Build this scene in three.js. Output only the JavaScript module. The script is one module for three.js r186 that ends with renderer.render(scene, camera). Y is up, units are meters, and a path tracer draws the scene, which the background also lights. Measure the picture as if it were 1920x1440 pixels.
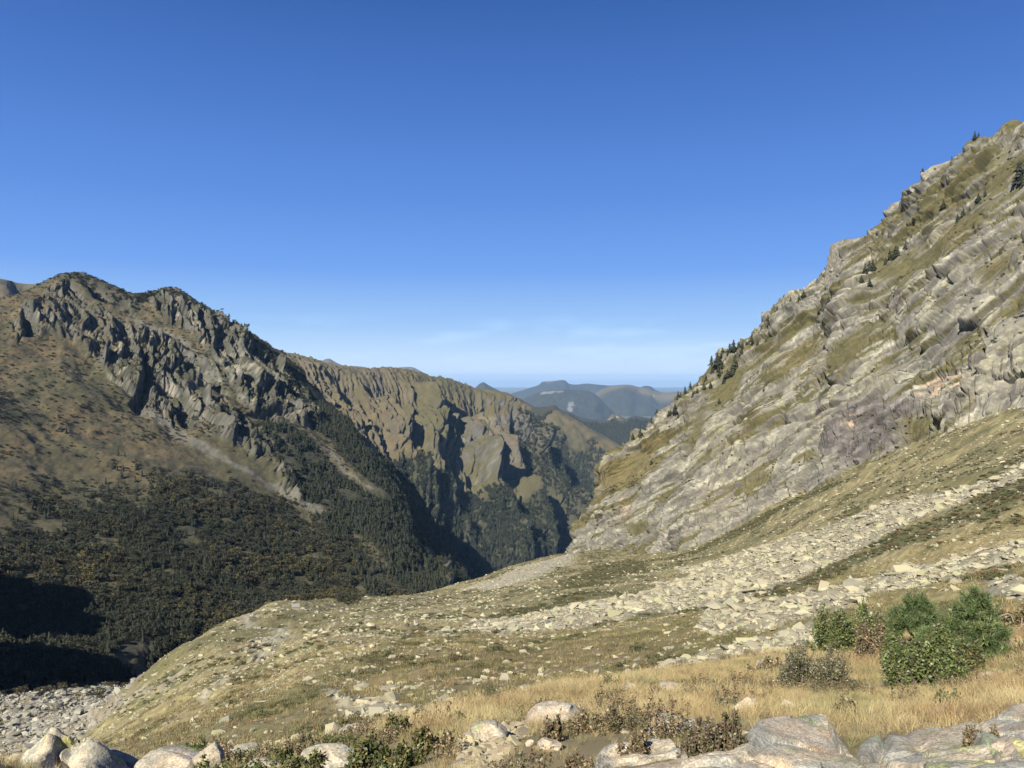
import * as THREE from 'three';
import { mergeGeometries, mergeVertices, toCreasedNormals } from 'three/addons/utils/BufferGeometryUtils.js';
import { ConvexGeometry } from 'three/addons/geometries/ConvexGeometry.js';

// ------------------------------------------------------------------ camera, sky, sun, exposure
const scene = new THREE.Scene();
const FOV = 53, FOCAL = 720 / Math.tan(FOV * Math.PI / 360), TILT = Math.atan(8 / FOCAL);
const camera = new THREE.PerspectiveCamera(FOV, 4 / 3, 0.1, 400000);
camera.position.set(0, 0, 0);
camera.rotation.set(-TILT, 0, 0);
camera.updateMatrixWorld(true);

const renderer = new THREE.WebGLRenderer({ antialias: true });
renderer.toneMapping = THREE.LinearToneMapping;
renderer.toneMappingExposure = 2.3;
renderer.shadowMap.enabled = true;

const SUN = new THREE.Vector3(-0.40, 0.60, 0.69).normalize();
const sun = new THREE.DirectionalLight(new THREE.Color(1.0, 0.93, 0.78), 4.9);
sun.name = 'sun';
sun.position.copy(SUN).multiplyScalar(900).add(new THREE.Vector3(0, 0, -450));
sun.target.position.set(0, 0, -450);
sun.castShadow = true;
sun.shadow.mapSize.set(4096, 4096);
Object.assign(sun.shadow.camera, { left: -900, right: 900, top: 900, bottom: -900, near: 1, far: 4000 });
scene.add(sun, sun.target);

// clear autumn sky: a blue that pales towards the horizon, with a little thin cirrus low down
{
  const W = 2048, H = 1024, data = new Float32Array(W * H * 4);
  // elevation in degrees -> linear colour
  const stops = [[-90, 0.148, 0.209, 0.296], [0, 0.339, 0.391, 0.461], [1.5, 0.265, 0.343, 0.435], [4, 0.157, 0.259, 0.413], [8, 0.078, 0.167, 0.383], [13, 0.050, 0.122, 0.330], [19, 0.032, 0.087, 0.261], [26, 0.018, 0.056, 0.187], [40, 0.012, 0.037, 0.135], [90, 0.007, 0.024, 0.096]];
  const hash = (x, y) => { const s = Math.sin(x * 127.1 + y * 311.7) * 43758.5453; return s - Math.floor(s); };
  const vn = (x, y) => { const i = Math.floor(x), j = Math.floor(y), f = x - i, g = y - j, u = f * f * (3 - 2 * f), v = g * g * (3 - 2 * g); return (hash(i, j) * (1 - u) + hash(i + 1, j) * u) * (1 - v) + (hash(i, j + 1) * (1 - u) + hash(i + 1, j + 1) * u) * v; };
  for (let y = 0; y < H; y++) {
    const e = ((y + .5) / H - .5) * 180;
    let k = 0; while (k < stops.length - 2 && e > stops[k + 1][0]) k++;
    const A = stops[k], B = stops[k + 1], t0 = Math.min(1, Math.max(0, (e - A[0]) / (B[0] - A[0])));
    for (let x = 0; x < W; x++) {
      const o = (y * W + x) * 4, az = (x + .5) / W * 360 + 162;
      // the bearing is wound on a circle so that the wisps close on themselves
      const cx = Math.cos(az * Math.PI / 180) * 9 + 40, cz = Math.sin(az * Math.PI / 180) * 9 + 40;
      let w = vn(cx * 1.3 + e * .15, cz * 1.3 + e * 1.9) * .6 + vn(cx * 4.1, cz * 4.1 + e * 4.7) * .4;
      w = Math.max(0, (w - .52) * 2.6) * Math.exp(-Math.pow((e - 2.9) / 1.5, 2));
      for (let c = 0; c < 3; c++) {
        const base = A[c + 1] + (B[c + 1] - A[c + 1]) * t0;
        data[o + c] = base + w * .075 * ([.75, .85, .98][c] - base * .6);
      }
      data[o + 3] = 1;
    }
  }
  const sky = new THREE.DataTexture(data, W, H, THREE.RGBAFormat, THREE.FloatType);
  sky.mapping = THREE.EquirectangularReflectionMapping;
  sky.magFilter = THREE.LinearFilter; sky.minFilter = THREE.LinearFilter;
  sky.needsUpdate = true;
  scene.background = sky;
  scene.environment = sky;
}
scene.fog = new THREE.FogExp2(new THREE.Color(0.36, 0.62, 1.0), 2.6e-5);

// ------------------------------------------------------------------ helpers
let SEED = 7;
const R = () => { SEED = (SEED + 0x6D2B79F5) | 0; let t = Math.imul(SEED ^ (SEED >>> 15), 1 | SEED); t = (t + Math.imul(t ^ (t >>> 7), 61 | t)) ^ t; return ((t ^ (t >>> 14)) >>> 0) / 4294967296; };
const RR = (a, b) => a + (b - a) * R();
const clamp = (x, a = 0, b = 1) => Math.min(b, Math.max(a, x));
const sm = (a, b, x) => { const t = clamp((x - a) / (b - a)); return t * t * (3 - 2 * t); };
const mix = (a, b, t) => a + (b - a) * t;
const PERM = new Uint8Array(512);
{ const p = []; for (let i = 0; i < 256; i++) p.push(i); SEED = 11; for (let i = 255; i > 0; i--) { const j = Math.floor(R() * (i + 1)); [p[i], p[j]] = [p[j], p[i]]; } for (let i = 0; i < 512; i++) PERM[i] = p[i & 255]; }
const G3 = (h, x, y, z) => { h &= 15; const u = h < 8 ? x : y, v = h < 4 ? y : h === 12 || h === 14 ? x : z; return ((h & 1) ? -u : u) + ((h & 2) ? -v : v); };
function n3(x, y, z) {                                   // gradient noise, about -1..1
  const X = Math.floor(x), Y = Math.floor(y), Z = Math.floor(z); x -= X; y -= Y; z -= Z;
  const u = x * x * x * (x * (x * 6 - 15) + 10), v = y * y * y * (y * (y * 6 - 15) + 10), w = z * z * z * (z * (z * 6 - 15) + 10), xi = X & 255, yi = Y & 255, zi = Z & 255;
  const A = PERM[xi] + yi, AA = PERM[A & 255] + zi, AB = PERM[(A + 1) & 255] + zi, B = PERM[(xi + 1) & 255] + yi, BA = PERM[B & 255] + zi, BB = PERM[(B + 1) & 255] + zi;
  const a = G3(PERM[AA & 255], x, y, z), b = G3(PERM[BA & 255], x - 1, y, z), c = G3(PERM[AB & 255], x, y - 1, z), d = G3(PERM[BB & 255], x - 1, y - 1, z);
  const e = G3(PERM[(AA + 1) & 255], x, y, z - 1), f = G3(PERM[(BA + 1) & 255], x - 1, y, z - 1), g = G3(PERM[(AB + 1) & 255], x, y - 1, z - 1), h = G3(PERM[(BB + 1) & 255], x - 1, y - 1, z - 1);
  const i = a + u * (b - a), j = c + u * (d - c), k = e + u * (f - e), l = g + u * (h - g), m = i + v * (j - i), n = k + v * (l - k);
  return m + w * (n - m);
}
const n2 = (x, y) => n3(x, y, 7.37);
function fbm(x, y, z, o = 4) { let s = 0, a = .5; for (let i = 0; i < o; i++) { s += a * n3(x, y, z); x = x * 2.03 + 17.1; y = y * 2.03 + 3.7; z = z * 2.03 + 9.2; a *= .5; } return s; }
const fbm2 = (x, y, o = 4) => fbm(x, y, 4.71, o);
function ridged(x, y, z, o = 4) { let s = 0, a = .5; for (let i = 0; i < o; i++) { const r = 1 - Math.abs(n3(x, y, z)) * 1.6; s += a * r; x = x * 2.07 + 5.3; y = y * 2.07 + 8.1; z = z * 2.07 + 2.9; a *= .5; } return s; }
const saw = (x) => x - Math.floor(x);

// nearest of scattered cells: [three random numbers of the cell, offset from its middle, distance to its edge]
const CELL = [0, 0, 0, 0, 0, 0];
function cells(x, y, k = 0) {
  const X = Math.floor(x), Y = Math.floor(y); let b1 = 9, b2 = 9, h = 0, ox = 0, oy = 0;
  for (let j = -1; j < 2; j++) for (let i = -1; i < 2; i++) {
    const q = PERM[(PERM[(X + i + k * 7) & 255] + Y + j) & 255], dx = X + i + .15 + .7 * PERM[q] / 255 - x, dy = Y + j + .15 + .7 * PERM[(q + 91) & 255] / 255 - y, d = dx * dx + dy * dy;
    if (d < b1) { b2 = b1; b1 = d; h = q; ox = dx; oy = dy; } else if (d < b2) b2 = d;
  }
  CELL[0] = PERM[(h + 13) & 255] / 255; CELL[1] = PERM[(h + 57) & 255] / 255; CELL[2] = PERM[(h + 129) & 255] / 255; CELL[3] = ox; CELL[4] = oy; CELL[5] = Math.sqrt(b2) - Math.sqrt(b1);
  return CELL;
}
// broken blocks: every cell stands out by its own amount, tilts its own way, and is parted from its neighbours by a joint
function blocks(x, y, k = 0, tilt = 1, joint = .35) { const c = cells(x, y, k); const e = sm(0, .15, c[5]); return (c[0] - .5 + ((c[1] - .5) * c[3] + (c[2] - .5) * c[4]) * 1.8 * tilt) * (.6 + .4 * e) - joint * 1.4 * (1 - e); }
const V = (x, y, z) => new THREE.Vector3(x, y, z);
// the point that stands at picture column u, row v (of 1920 x 1440) at d metres ahead
function at(u, v, d) {
  const x = (u - 960) / FOCAL, y = (720 - v) / FOCAL, c = Math.cos(TILT), s = Math.sin(TILT), z = y * s + c;
  return V(x / z * d, (y * c - s) / z * d, -d);
}
const pix = (p) => { const c = Math.cos(TILT), s = Math.sin(TILT), z = -s * p.y - c * p.z, yy = c * p.y - s * p.z; return [960 + p.x / z * FOCAL, 720 - yy / z * FOCAL]; };
const col = (r, g, b) => [r, g, b];
const mixc = (a, b, t) => [a[0] + (b[0] - a[0]) * t, a[1] + (b[1] - a[1]) * t, a[2] + (b[2] - a[2]) * t];

const used = new Map();
function numbered(name) { const n = used.get(name) ?? 0; used.set(name, n + 1); return n ? name + '_' + String(n).padStart(3, '0') : name; }
function tag(o, label, category, group) { o.userData.label = label; if (category) o.userData.category = category; if (group) o.userData.group = group; return o; }
function kind(o, k, label) { o.userData.kind = k; if (label) o.userData.label = label; return o; }
function shadows(o) { o.traverse((m) => { if (m.isMesh) { m.castShadow = true; m.receiveShadow = true; } }); return o; }
function add(o, name) { o.name = numbered(name); scene.add(shadows(o)); return o; }
const matte = (extra = {}) => new THREE.MeshStandardMaterial({ roughness: .95, metalness: 0, vertexColors: true, ...extra });
const TONE = .70, tone = new THREE.Color(TONE, TONE, TONE);        // base colours below are multiplied by this
const earth = matte({ color: tone }); earth.name = 'earth and rock';

// polygons in a flat domain: > 0 inside, in units of that domain
function polygon(pts) {
  let x0 = 1e9, x1 = -1e9, y0 = 1e9, y1 = -1e9; for (const [x, y] of pts) { x0 = Math.min(x0, x); x1 = Math.max(x1, x); y0 = Math.min(y0, y); y1 = Math.max(y1, y); }
  const pad = .35 * Math.max(x1 - x0, y1 - y0);
  return (x, y) => {
    if (x < x0 - pad || x > x1 + pad || y < y0 - pad || y > y1 + pad) return -1e3;
    let best = 1e18, inside = false;
    for (let i = 0, j = pts.length - 1; i < pts.length; j = i++) {
      const [ax, ay] = pts[j], [bx, by] = pts[i], ex = bx - ax, ey = by - ay, t = clamp(((x - ax) * ex + (y - ay) * ey) / (ex * ex + ey * ey + 1e-12)), dx = x - ax - ex * t, dy = y - ay - ey * t;
      best = Math.min(best, dx * dx + dy * dy);
      if ((ay > y) !== (by > y) && x < (bx - ax) * (y - ay) / (by - ay) + ax) inside = !inside;
    }
    return inside ? Math.sqrt(best) : -Math.sqrt(best);
  };
}

// ------------------------------------------------------------------ terrain patches
// rows[r][c] are control points; a smooth sheet runs through them, is roughened by relief() along its normal and coloured by paint()
const cat = (a, b, c, d, t) => .5 * (2 * b + (c - a) * t + (2 * a - 5 * b + 4 * c - d) * t * t + (3 * b - a - 3 * c + d) * t * t * t);
class Patch {
  constructor(rows) {
    this.rows = rows; this.nr = rows.length - 1; this.nc = rows[0].length - 1;
    // metre scales of the sheet along and across
    this.sx = 0; this.sy = 0;
    for (let c = 0; c < this.nc; c++) this.sx += rows[this.nr >> 1][c].distanceTo(rows[this.nr >> 1][c + 1]);
    for (let r = 0; r < this.nr; r++) this.sy += rows[r][this.nc >> 1].distanceTo(rows[r + 1][this.nc >> 1]);
    this.coarse = []; this.m = 220;
    for (let j = 0; j <= this.m; j++) for (let i = 0; i <= this.m; i++) { const p = this.base(i / this.m, j / this.m), q = pix(p); this.coarse.push([q[0], q[1], -p.z, i / this.m, j / this.m]); }
  }
  base(s, t, out = new THREE.Vector3()) {
    const fc = clamp(s) * this.nc, fr = clamp(t) * this.nr, c = Math.min(this.nc - 1, Math.floor(fc)), r = Math.min(this.nr - 1, Math.floor(fr)), x = fc - c, y = fr - r, row = [0, 0, 0, 0];
    for (const k of ['x', 'y', 'z']) {
      for (let j = -1; j < 3; j++) {
        const q = this.rows[clamp(r + j, 0, this.nr)];
        row[j + 1] = cat(q[Math.max(0, c - 1)][k], q[c][k], q[c + 1][k], q[Math.min(this.nc, c + 2)][k], x);
      }
      out[k] = cat(row[0], row[1], row[2], row[3], y);
    }
    return out;
  }
  // (s, t) of the sheet's point seen at picture position u, v
  find(u, v, tmax = 1) {
    let best = 1e18, r = null;
    for (const c of this.coarse) { if (c[4] > tmax) continue; const e = (c[0] - u) ** 2 + (c[1] - v) ** 2; const w = e + (c[2] * .002) ** 2; if (w < best) { best = w; r = c; } }
    return [r[3], r[4]];
  }
  area(pts, tmax = 1) { const f = polygon(pts.map(([u, v]) => { const [s, t] = this.find(u, v, tmax); return [s * this.sx, t * this.sy]; })); return (s, t) => f(s * this.sx, t * this.sy); }
  build(nu, nv, relief, paint, dense = {}) {
    const lay = (n, r) => { const a = new Float32Array(n + 1); if (!r) { for (let i = 0; i <= n; i++) a[i] = i / n; return a; } const [lo, hi, share] = r, rest = lo + 1 - hi; for (let i = 0; i <= n; i++) { const x = i / n, k0 = (1 - share) * lo / rest, k1 = k0 + share; a[i] = x < k0 ? x / k0 * lo : x < k1 ? lo + (x - k0) / share * (hi - lo) : hi + (x - k1) / (1 - k1) * (1 - hi); } return a; };
    const SA = this.SA = lay(nu, dense.s), TA = this.TA = lay(nv, dense.t);
    const pos = new Float32Array((nu + 1) * (nv + 1) * 3), W = nu + 1, p = V(0, 0, 0), px = V(0, 0, 0), py = V(0, 0, 0), n = V(0, 0, 0), e = 1 / 400;
    // base on the fine grid
    const base = new Float32Array(pos.length);
    for (let j = 0, o = 0; j <= nv; j++) for (let i = 0; i <= nu; i++, o += 3) { this.base(SA[i], TA[j], p); base[o] = p.x; base[o + 1] = p.y; base[o + 2] = p.z; }
    for (let j = 0, o = 0; j <= nv; j++) for (let i = 0; i <= nu; i++, o += 3) {
      const l = (j * W + Math.max(0, i - 3)) * 3, r = (j * W + Math.min(nu, i + 3)) * 3, d = (Math.max(0, j - 3) * W + i) * 3, u = (Math.min(nv, j + 3) * W + i) * 3;
      px.set(base[r] - base[l], base[r + 1] - base[l + 1], base[r + 2] - base[l + 2]); py.set(base[u] - base[d], base[u + 1] - base[d + 1], base[u + 2] - base[d + 2]);
      n.crossVectors(px, py).normalize();
      p.set(base[o], base[o + 1], base[o + 2]);
      const h = relief(p, n, SA[i], TA[j]);
      pos[o] = p.x + n.x * h; pos[o + 1] = p.y + n.y * h; pos[o + 2] = p.z + n.z * h;
    }
    const idx = new Uint32Array(nu * nv * 6);
    for (let j = 0, o = 0; j < nv; j++) for (let i = 0; i < nu; i++) { const a = j * W + i, b = a + 1, c = a + W, d = c + 1; idx[o++] = a; idx[o++] = b; idx[o++] = d; idx[o++] = a; idx[o++] = d; idx[o++] = c; }
    const g = new THREE.BufferGeometry();
    g.setAttribute('position', new THREE.BufferAttribute(pos, 3)); g.setIndex(new THREE.BufferAttribute(idx, 1)); g.computeVertexNormals();
    const nor = g.attributes.normal.array, c = new Float32Array(pos.length);
    for (let j = 0, o = 0; j <= nv; j++) for (let i = 0; i <= nu; i++, o += 3) {
      p.set(pos[o], pos[o + 1], pos[o + 2]); n.set(nor[o], nor[o + 1], nor[o + 2]);
      const k = paint(p, n, SA[i], TA[j]); c[o] = k[0]; c[o + 1] = k[1]; c[o + 2] = k[2];
    }
    g.setAttribute('color', new THREE.BufferAttribute(c, 3));
    this.pos = pos; this.nor = nor; this.nu = nu; this.nv = nv;
    return g;
  }
  // a point of the finished surface, and its normal
  slot(s, t) { const f = (A, x) => { let lo = 0, hi = A.length - 1; while (hi - lo > 1) { const m = (lo + hi) >> 1; if (A[m] <= x) lo = m; else hi = m; } return x - A[lo] < A[hi] - x ? lo : hi; }; return (f(this.TA, clamp(t)) * (this.nu + 1) + f(this.SA, clamp(s))) * 3; }
  spot(s, t) { const o = this.slot(s, t); return V(this.pos[o], this.pos[o + 1], this.pos[o + 2]); }
  up(s, t) { const o = this.slot(s, t); return V(this.nor[o], this.nor[o + 1], this.nor[o + 2]); }
}

// ------------------------------------------------------------------ the slope underfoot: a height field through surveyed points (column, row, metres ahead)
const SURVEY = [
  // under the camera and the grassy rise in front of it
  [-700, 1560, 2.0], [0, 1700, 2.0], [960, 1830, 2.0], [1920, 1760, 2.0], [2700, 1600, 2.0], [960, 2700, 1.1], [0, 2600, 1.2], [1920, 2600, 1.1],
  [100, 1490, 5.5], [500, 1450, 4.4], [960, 1440, 3.5], [1400, 1440, 3.1], [1920, 1425, 2.9], [2600, 1330, 3.2],
  [700, 1392, 6.3], [960, 1362, 6.0], [1300, 1340, 5.4], [1600, 1335, 4.9], [1900, 1330, 4.4], [2500, 1240, 5],
  [350, 1445, 7], [560, 1428, 7], [700, 1372, 8], [850, 1336, 9.5], [1000, 1300, 11], [1200, 1270, 11.8], [1400, 1240, 12], [1560, 1222, 12], [1750, 1195, 12], [1920, 1165, 12], [2500, 1080, 12],
  [1300, 1300, 8], [1600, 1285, 8], [1850, 1260, 8], [1050, 1330, 8],
  [200, 1475, 10], [200, 1490, 16], [200, 1450, 30], [200, 1420, 48], [450, 1440, 14], [450, 1415, 24], [450, 1388, 36], [700, 1402, 14], [700, 1372, 24], [700, 1338, 36],
  [1000, 1332, 16], [1000, 1312, 25], [1000, 1288, 35], [1200, 1300, 17], [1200, 1282, 26], [1200, 1268, 34], [1400, 1268, 17], [1400, 1252, 25], [1400, 1232, 34], [1570, 1242, 18], [1570, 1210, 30],
  [1750, 1220, 18], [1750, 1192, 27], [1750, 1150, 40], [1920, 1180, 18], [1920, 1148, 27], [1920, 1112, 40], [2500, 1060, 20], [2500, 980, 40],
  [0, 1530, 10], [0, 1520, 30], [0, 1480, 70], [-500, 1560, 12], [-500, 1500, 50], [-500, 1420, 110], [-500, 1320, 190], [-500, 1290, 290],
  // the stony field below, the bench and its far edge
  [960, 1250, 55], [960, 1200, 90], [960, 1152, 140], [960, 1122, 200], [960, 1090, 310], [960, 1064, 420], [960, 1085, 480], [960, 1170, 560],
  [1075, 1262, 42], [1075, 1212, 70], [1075, 1162, 110], [1075, 1112, 190], [1075, 1064, 330], [1075, 1036, 450], [1075, 1060, 540],
  [1300, 1212, 45], [1300, 1152, 90], [1300, 1102, 165], [1300, 1062, 260], [1300, 1024, 360], [1300, 1000, 440], [1190, 1034, 405], [1190, 1010, 480],
  [1600, 1142, 45], [1600, 1082, 90], [1600, 1002, 155], [1600, 940, 225], [1600, 884, 300], [1600, 840, 380],
  [1920, 1062, 52], [1920, 1000, 80], [1920, 900, 130], [1920, 805, 205], [1920, 752, 250], [1920, 690, 320],
  [2400, 930, 60], [2400, 800, 110], [2400, 660, 170], [2400, 560, 230], [1750, 822, 275], [1450, 945, 335],
  [820, 1285, 40], [820, 1222, 75], [820, 1168, 130], [820, 1135, 215], [820, 1116, 330], [820, 1106, 390], [820, 1135, 440], [820, 1240, 530],
  [700, 1272, 55], [700, 1212, 92], [700, 1166, 150], [700, 1142, 215], [700, 1122, 315], [700, 1140, 380], [700, 1200, 440], [700, 1330, 530],
  [655, 1150, 235], [620, 1252, 65], [620, 1192, 115], [620, 1152, 190], [618, 1114, 285], [618, 1138, 330], [610, 1230, 390], [610, 1340, 500],
  [500, 1325, 50], [500, 1252, 95], [500, 1192, 160], [500, 1138, 250], [560, 1130, 275], [500, 1185, 300], [490, 1290, 370], [480, 1360, 480],
  [400, 1345, 60], [400, 1262, 110], [400, 1180, 200], [400, 1232, 250], [400, 1310, 320], [400, 1330, 420],
  [300, 1392, 55], [300, 1345, 85], [300, 1290, 130], [300, 1237, 175], [300, 1280, 215], [300, 1300, 290], [300, 1290, 400],
  [225, 1400, 75], [225, 1352, 112], [230, 1310, 150], [230, 1312, 190], [230, 1300, 240], [230, 1290, 330],
  [130, 1418, 92], [110, 1400, 135], [100, 1345, 190], [100, 1302, 240], [100, 1290, 320], [100, 1280, 420],
  [0, 1450, 110], [0, 1385, 160], [0, 1330, 210], [0, 1300, 260], [0, 1300, 330],
];
const TPS = (() => {
  const pts = SURVEY.map(([u, v, d]) => { const p = at(u, v, d); return [p.x / d * 3.2, Math.log(d), -p.y / d]; }), n = pts.length, N = n + 3;
  const k = (dx, dy) => { const r2 = dx * dx + dy * dy; return r2 < 1e-12 ? 0 : .5 * r2 * Math.log(r2); };
  const A = [];
  for (let i = 0; i < N; i++) A.push(new Float64Array(N + 1));
  for (let i = 0; i < n; i++) {
    for (let j = 0; j < n; j++) A[i][j] = k(pts[i][0] - pts[j][0], pts[i][1] - pts[j][1]);
    A[i][i] += 2e-4;
    A[i][n] = A[n][i] = 1; A[i][n + 1] = A[n + 1][i] = pts[i][0]; A[i][n + 2] = A[n + 2][i] = pts[i][1]; A[i][N] = pts[i][2];
  }
  for (let c = 0; c < N; c++) {
    let b = c; for (let r = c + 1; r < N; r++) if (Math.abs(A[r][c]) > Math.abs(A[b][c])) b = r;
    [A[c], A[b]] = [A[b], A[c]];
    for (let r = c + 1; r < N; r++) { const f = A[r][c] / A[c][c]; if (f) for (let j = c; j <= N; j++) A[r][j] -= f * A[c][j]; }
  }
  const w = new Float64Array(N);
  for (let i = N - 1; i >= 0; i--) { let s = A[i][N]; for (let j = i + 1; j < N; j++) s -= A[i][j] * w[j]; w[i] = s / A[i][i]; }
  // tabulated on a fine lattice, read back with a smooth filter
  const a0 = -1.7, a1 = 1.7, l0 = 0, l1 = Math.log(620), NA = 300, NL = 330, T = new Float32Array((NA + 1) * (NL + 1));
  for (let j = 0; j <= NL; j++) for (let i = 0; i <= NA; i++) {
    const x = (a0 + (a1 - a0) * i / NA) * 3.2, y = l0 + (l1 - l0) * j / NL;
    let s = w[n] + w[n + 1] * x + w[n + 2] * y;
    for (let q = 0; q < n; q++) s += w[q] * k(x - pts[q][0], y - pts[q][1]);
    T[j * (NA + 1) + i] = s;
  }
  return (a, L) => {
    const fx = clamp((a - a0) / (a1 - a0)) * NA, fy = clamp((L - l0) / (l1 - l0)) * NL, i = Math.min(NA - 1, Math.floor(fx)), j = Math.min(NL - 1, Math.floor(fy)), x = fx - i, y = fy - j;
    const row = (jj) => { const o = clamp(jj, 0, NL) * (NA + 1); return cat(T[o + Math.max(0, i - 1)], T[o + i], T[o + i + 1], T[o + Math.min(NA, i + 2)], x); };
    return cat(row(j - 1), row(j), row(j + 1), row(j + 2), y);
  };
})();
// smooth height of the slope
const bareY = (x, z) => { const d = Math.max(1, -z); return -TPS(x / d, Math.log(d)) * d; };
// first point of the slope on the sight line through picture position u, v, at least dmin ahead
function onSlope(u, v, dmin = 1.5) {
  const p = at(u, v, 1), a = p.x, q = -p.y;
  let L = Math.log(dmin), prev = TPS(a, L);
  if (prev > q)  for (; L < Math.log(600); L += .006) { const t = TPS(a, L); if (t <= q && prev > q) break; prev = t; }
  const d = Math.exp(L);
  return V(a * d, -q * d, -d);
}
const slopeArea = (pts, dmin = 30) => polygon(pts.map(([u, v]) => { const p = onSlope(u, v, dmin); return [p.x, p.z]; }));
const talusAreas = [
  [[1990, 830], [1920, 862], [1860, 900], [1780, 915], [1700, 930], [1640, 945], [1560, 985], [1500, 1010], [1440, 1020], [1380, 1040], [1300, 1062], [1260, 1090], [1160, 1125], [1040, 1145], [900, 1165], [840, 1180], [850, 1192], [960, 1190], [1100, 1178], [1180, 1160], [1260, 1145], [1340, 1130], [1430, 1110], [1500, 1085], [1560, 1060], [1620, 1035], [1690, 1000], [1760, 970], [1830, 935], [1920, 890], [1990, 860]],
  [[2050, 985], [1920, 1010], [1860, 1030], [1780, 1045], [1700, 1060], [1620, 1085], [1560, 1095], [1500, 1110], [1440, 1125], [1380, 1140], [1330, 1150], [1300, 1170], [1340, 1185], [1420, 1180], [1500, 1165], [1580, 1150], [1660, 1130], [1740, 1110], [1800, 1085], [1870, 1075], [1920, 1058], [2050, 1040]],
  [[1500, 1168], [1540, 1195], [1450, 1236], [1380, 1258], [1260, 1278], [1220, 1272], [1215, 1252], [1260, 1225], [1330, 1205], [1420, 1190]],
  [[2000, 1085], [1920, 1092], [1850, 1105], [1840, 1122], [1920, 1126], [2000, 1115]],
  [[600, 1312], [680, 1318], [760, 1306], [800, 1328], [770, 1345], [690, 1350], [620, 1338]],
].map((p) => slopeArea(p));
const screeArea = slopeArea([[1082, 1036], [1040, 1047], [960, 1072], [880, 1101], [855, 1110], [920, 1103], [1000, 1084], [1064, 1058]], 200);
const bouldersArea = slopeArea([[-300, 1310], [0, 1302], [100, 1300], [220, 1292], [262, 1276], [250, 1295], [190, 1345], [150, 1385], [110, 1425], [0, 1460], [-300, 1440]], 60);
const greenAreas = [
  [[2000, 860], [1920, 892], [1830, 940], [1760, 974], [1680, 1007], [1600, 1047], [1540, 1077], [1480, 1097], [1400, 1120], [1360, 1132], [1480, 1110], [1560, 1090], [1650, 1052], [1720, 1032], [1800, 992], [1860, 987], [1920, 957], [2000, 920]],
  [[1920, 1060], [1860, 1080], [1800, 1092], [1760, 1115], [1850, 1110], [1920, 1092]],
  [[1060, 1090], [1120, 1060], [1180, 1052], [1230, 1050], [1180, 1080], [1100, 1105], [1040, 1112]],
  [[1230, 1050], [1330, 1018], [1420, 970], [1560, 905], [1590, 905], [1500, 945], [1400, 1000], [1300, 1040]],
  [[880, 1168], [980, 1150], [1080, 1130], [1140, 1108], [1080, 1115], [980, 1140], [900, 1158]],
].map((p) => slopeArea(p));
const heathArea = slopeArea([[640, 1270], [760, 1225], [900, 1205], [1050, 1200], [1200, 1200], [1300, 1190], [1260, 1225], [1200, 1260], [1050, 1285], [880, 1290], [740, 1290]]);
const outcropAreas = [
  [[470, 1210], [530, 1180], [545, 1190], [500, 1225], [470, 1240]],
  [[375, 1315], [420, 1280], [432, 1285], [400, 1310], [380, 1325]],
  [[450, 1165], [475, 1155], [470, 1175], [455, 1180]],
  [[235, 1310], [265, 1290], [262, 1305], [245, 1325]],
  [[275, 1305], [320, 1270], [325, 1280], [300, 1305], [280, 1312]],
].map((p) => slopeArea(p));
const inside = (areas, x, z) => { let b = -1e9; for (const f of areas) b = Math.max(b, f(x, z)); return b; };
// how stony the ground is at x, z: 0 turf .. 1 bare stones
function stony(x, z) {
  const d = -z, wob = Math.min(6, d * .035), wx = x + n2(x / wob * .35, z / wob * .35) * wob, wz = z + n2(x / wob * .35 + 40, z / wob * .35) * wob;
  let k = sm(-.028, .022, inside(talusAreas, wx, wz) / d + n2(x * .11, z * .11) * .012);
  k = Math.max(k, sm(-.015, .02, bouldersArea(wx, wz) / d), .95 * sm(-.01, .01, screeArea(wx, wz) / d));
  return k;
}
const greenAt = (x, z) => { const d = -z, wob = Math.min(5, d * .03); return sm(-.55, .15, n2(x * .16, z * .16) + n2(x * .5, z * .5) * .5 + .3) * sm(-.010, .012, inside(greenAreas, x + n2(x / wob * .5, z / wob * .5 + 9) * wob, z + n2(x / wob * .5 + 30, z / wob * .5) * wob) / d); };
function reliefAt(x, z) {                             // hummocks, terracettes and stones too small to lay one by one
  const d = -z, far = sm(14, 60, d), stone = d > 25 ? stony(x, z) : 0;
  let h = fbm2(x * .55, z * .55, 3) * .12 * sm(2, 6, d) + far * (fbm2(x * .045, z * .045, 4) * 2.6 + fbm2(x * .22 + 3, z * .22, 3) * .75);
  h += far * (1 - stone) * fbm2(x * .9, z * .9, 2) * .28;
  h += stone * (Math.abs(n2(x * .8, z * .8)) * .55 + Math.abs(n2(x * 1.9, z * 1.9)) * .3);
  if (d > 60) { const o = inside(outcropAreas, x + n2(x * .2, z * .2) * 3, z + n2(x * .2 + 7, z * .2) * 3) / d; if (o > -.03) h += sm(-.012, .012, o) * (.35 + blocks(x * .3, z * .2, 3) * .8 + blocks(x * .8, z * .6, 4) * .35); }
  if (d > 90 && x < 0) { const v = bouldersArea(x, z) / d; if (v > -.02) h += sm(-.02, .03, v) * (fbm2(x * .1, z * .1, 3) * 4 + blocks(x * .35, z * .35, 5) * 1.2); }
  return h * Math.min(1, d / 9);
}
const groundY = (x, z) => bareY(x, z) + reliefAt(x, z);
const P = {
  straw: col(.365, .312, .155), tan: col(.27, .230, .105), olive: col(.145, .132, .050), green: col(.078, .083, .024), heath: col(.150, .108, .056), soil: col(.17, .135, .085),
  stone: col(.34, .315, .225), stoneGrey: col(.265, .245, .185), stoneDark: col(.17, .155, .135), scree: col(.33, .30, .225), valley: col(.285, .27, .225), litter: col(.24, .155, .065),
};
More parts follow.
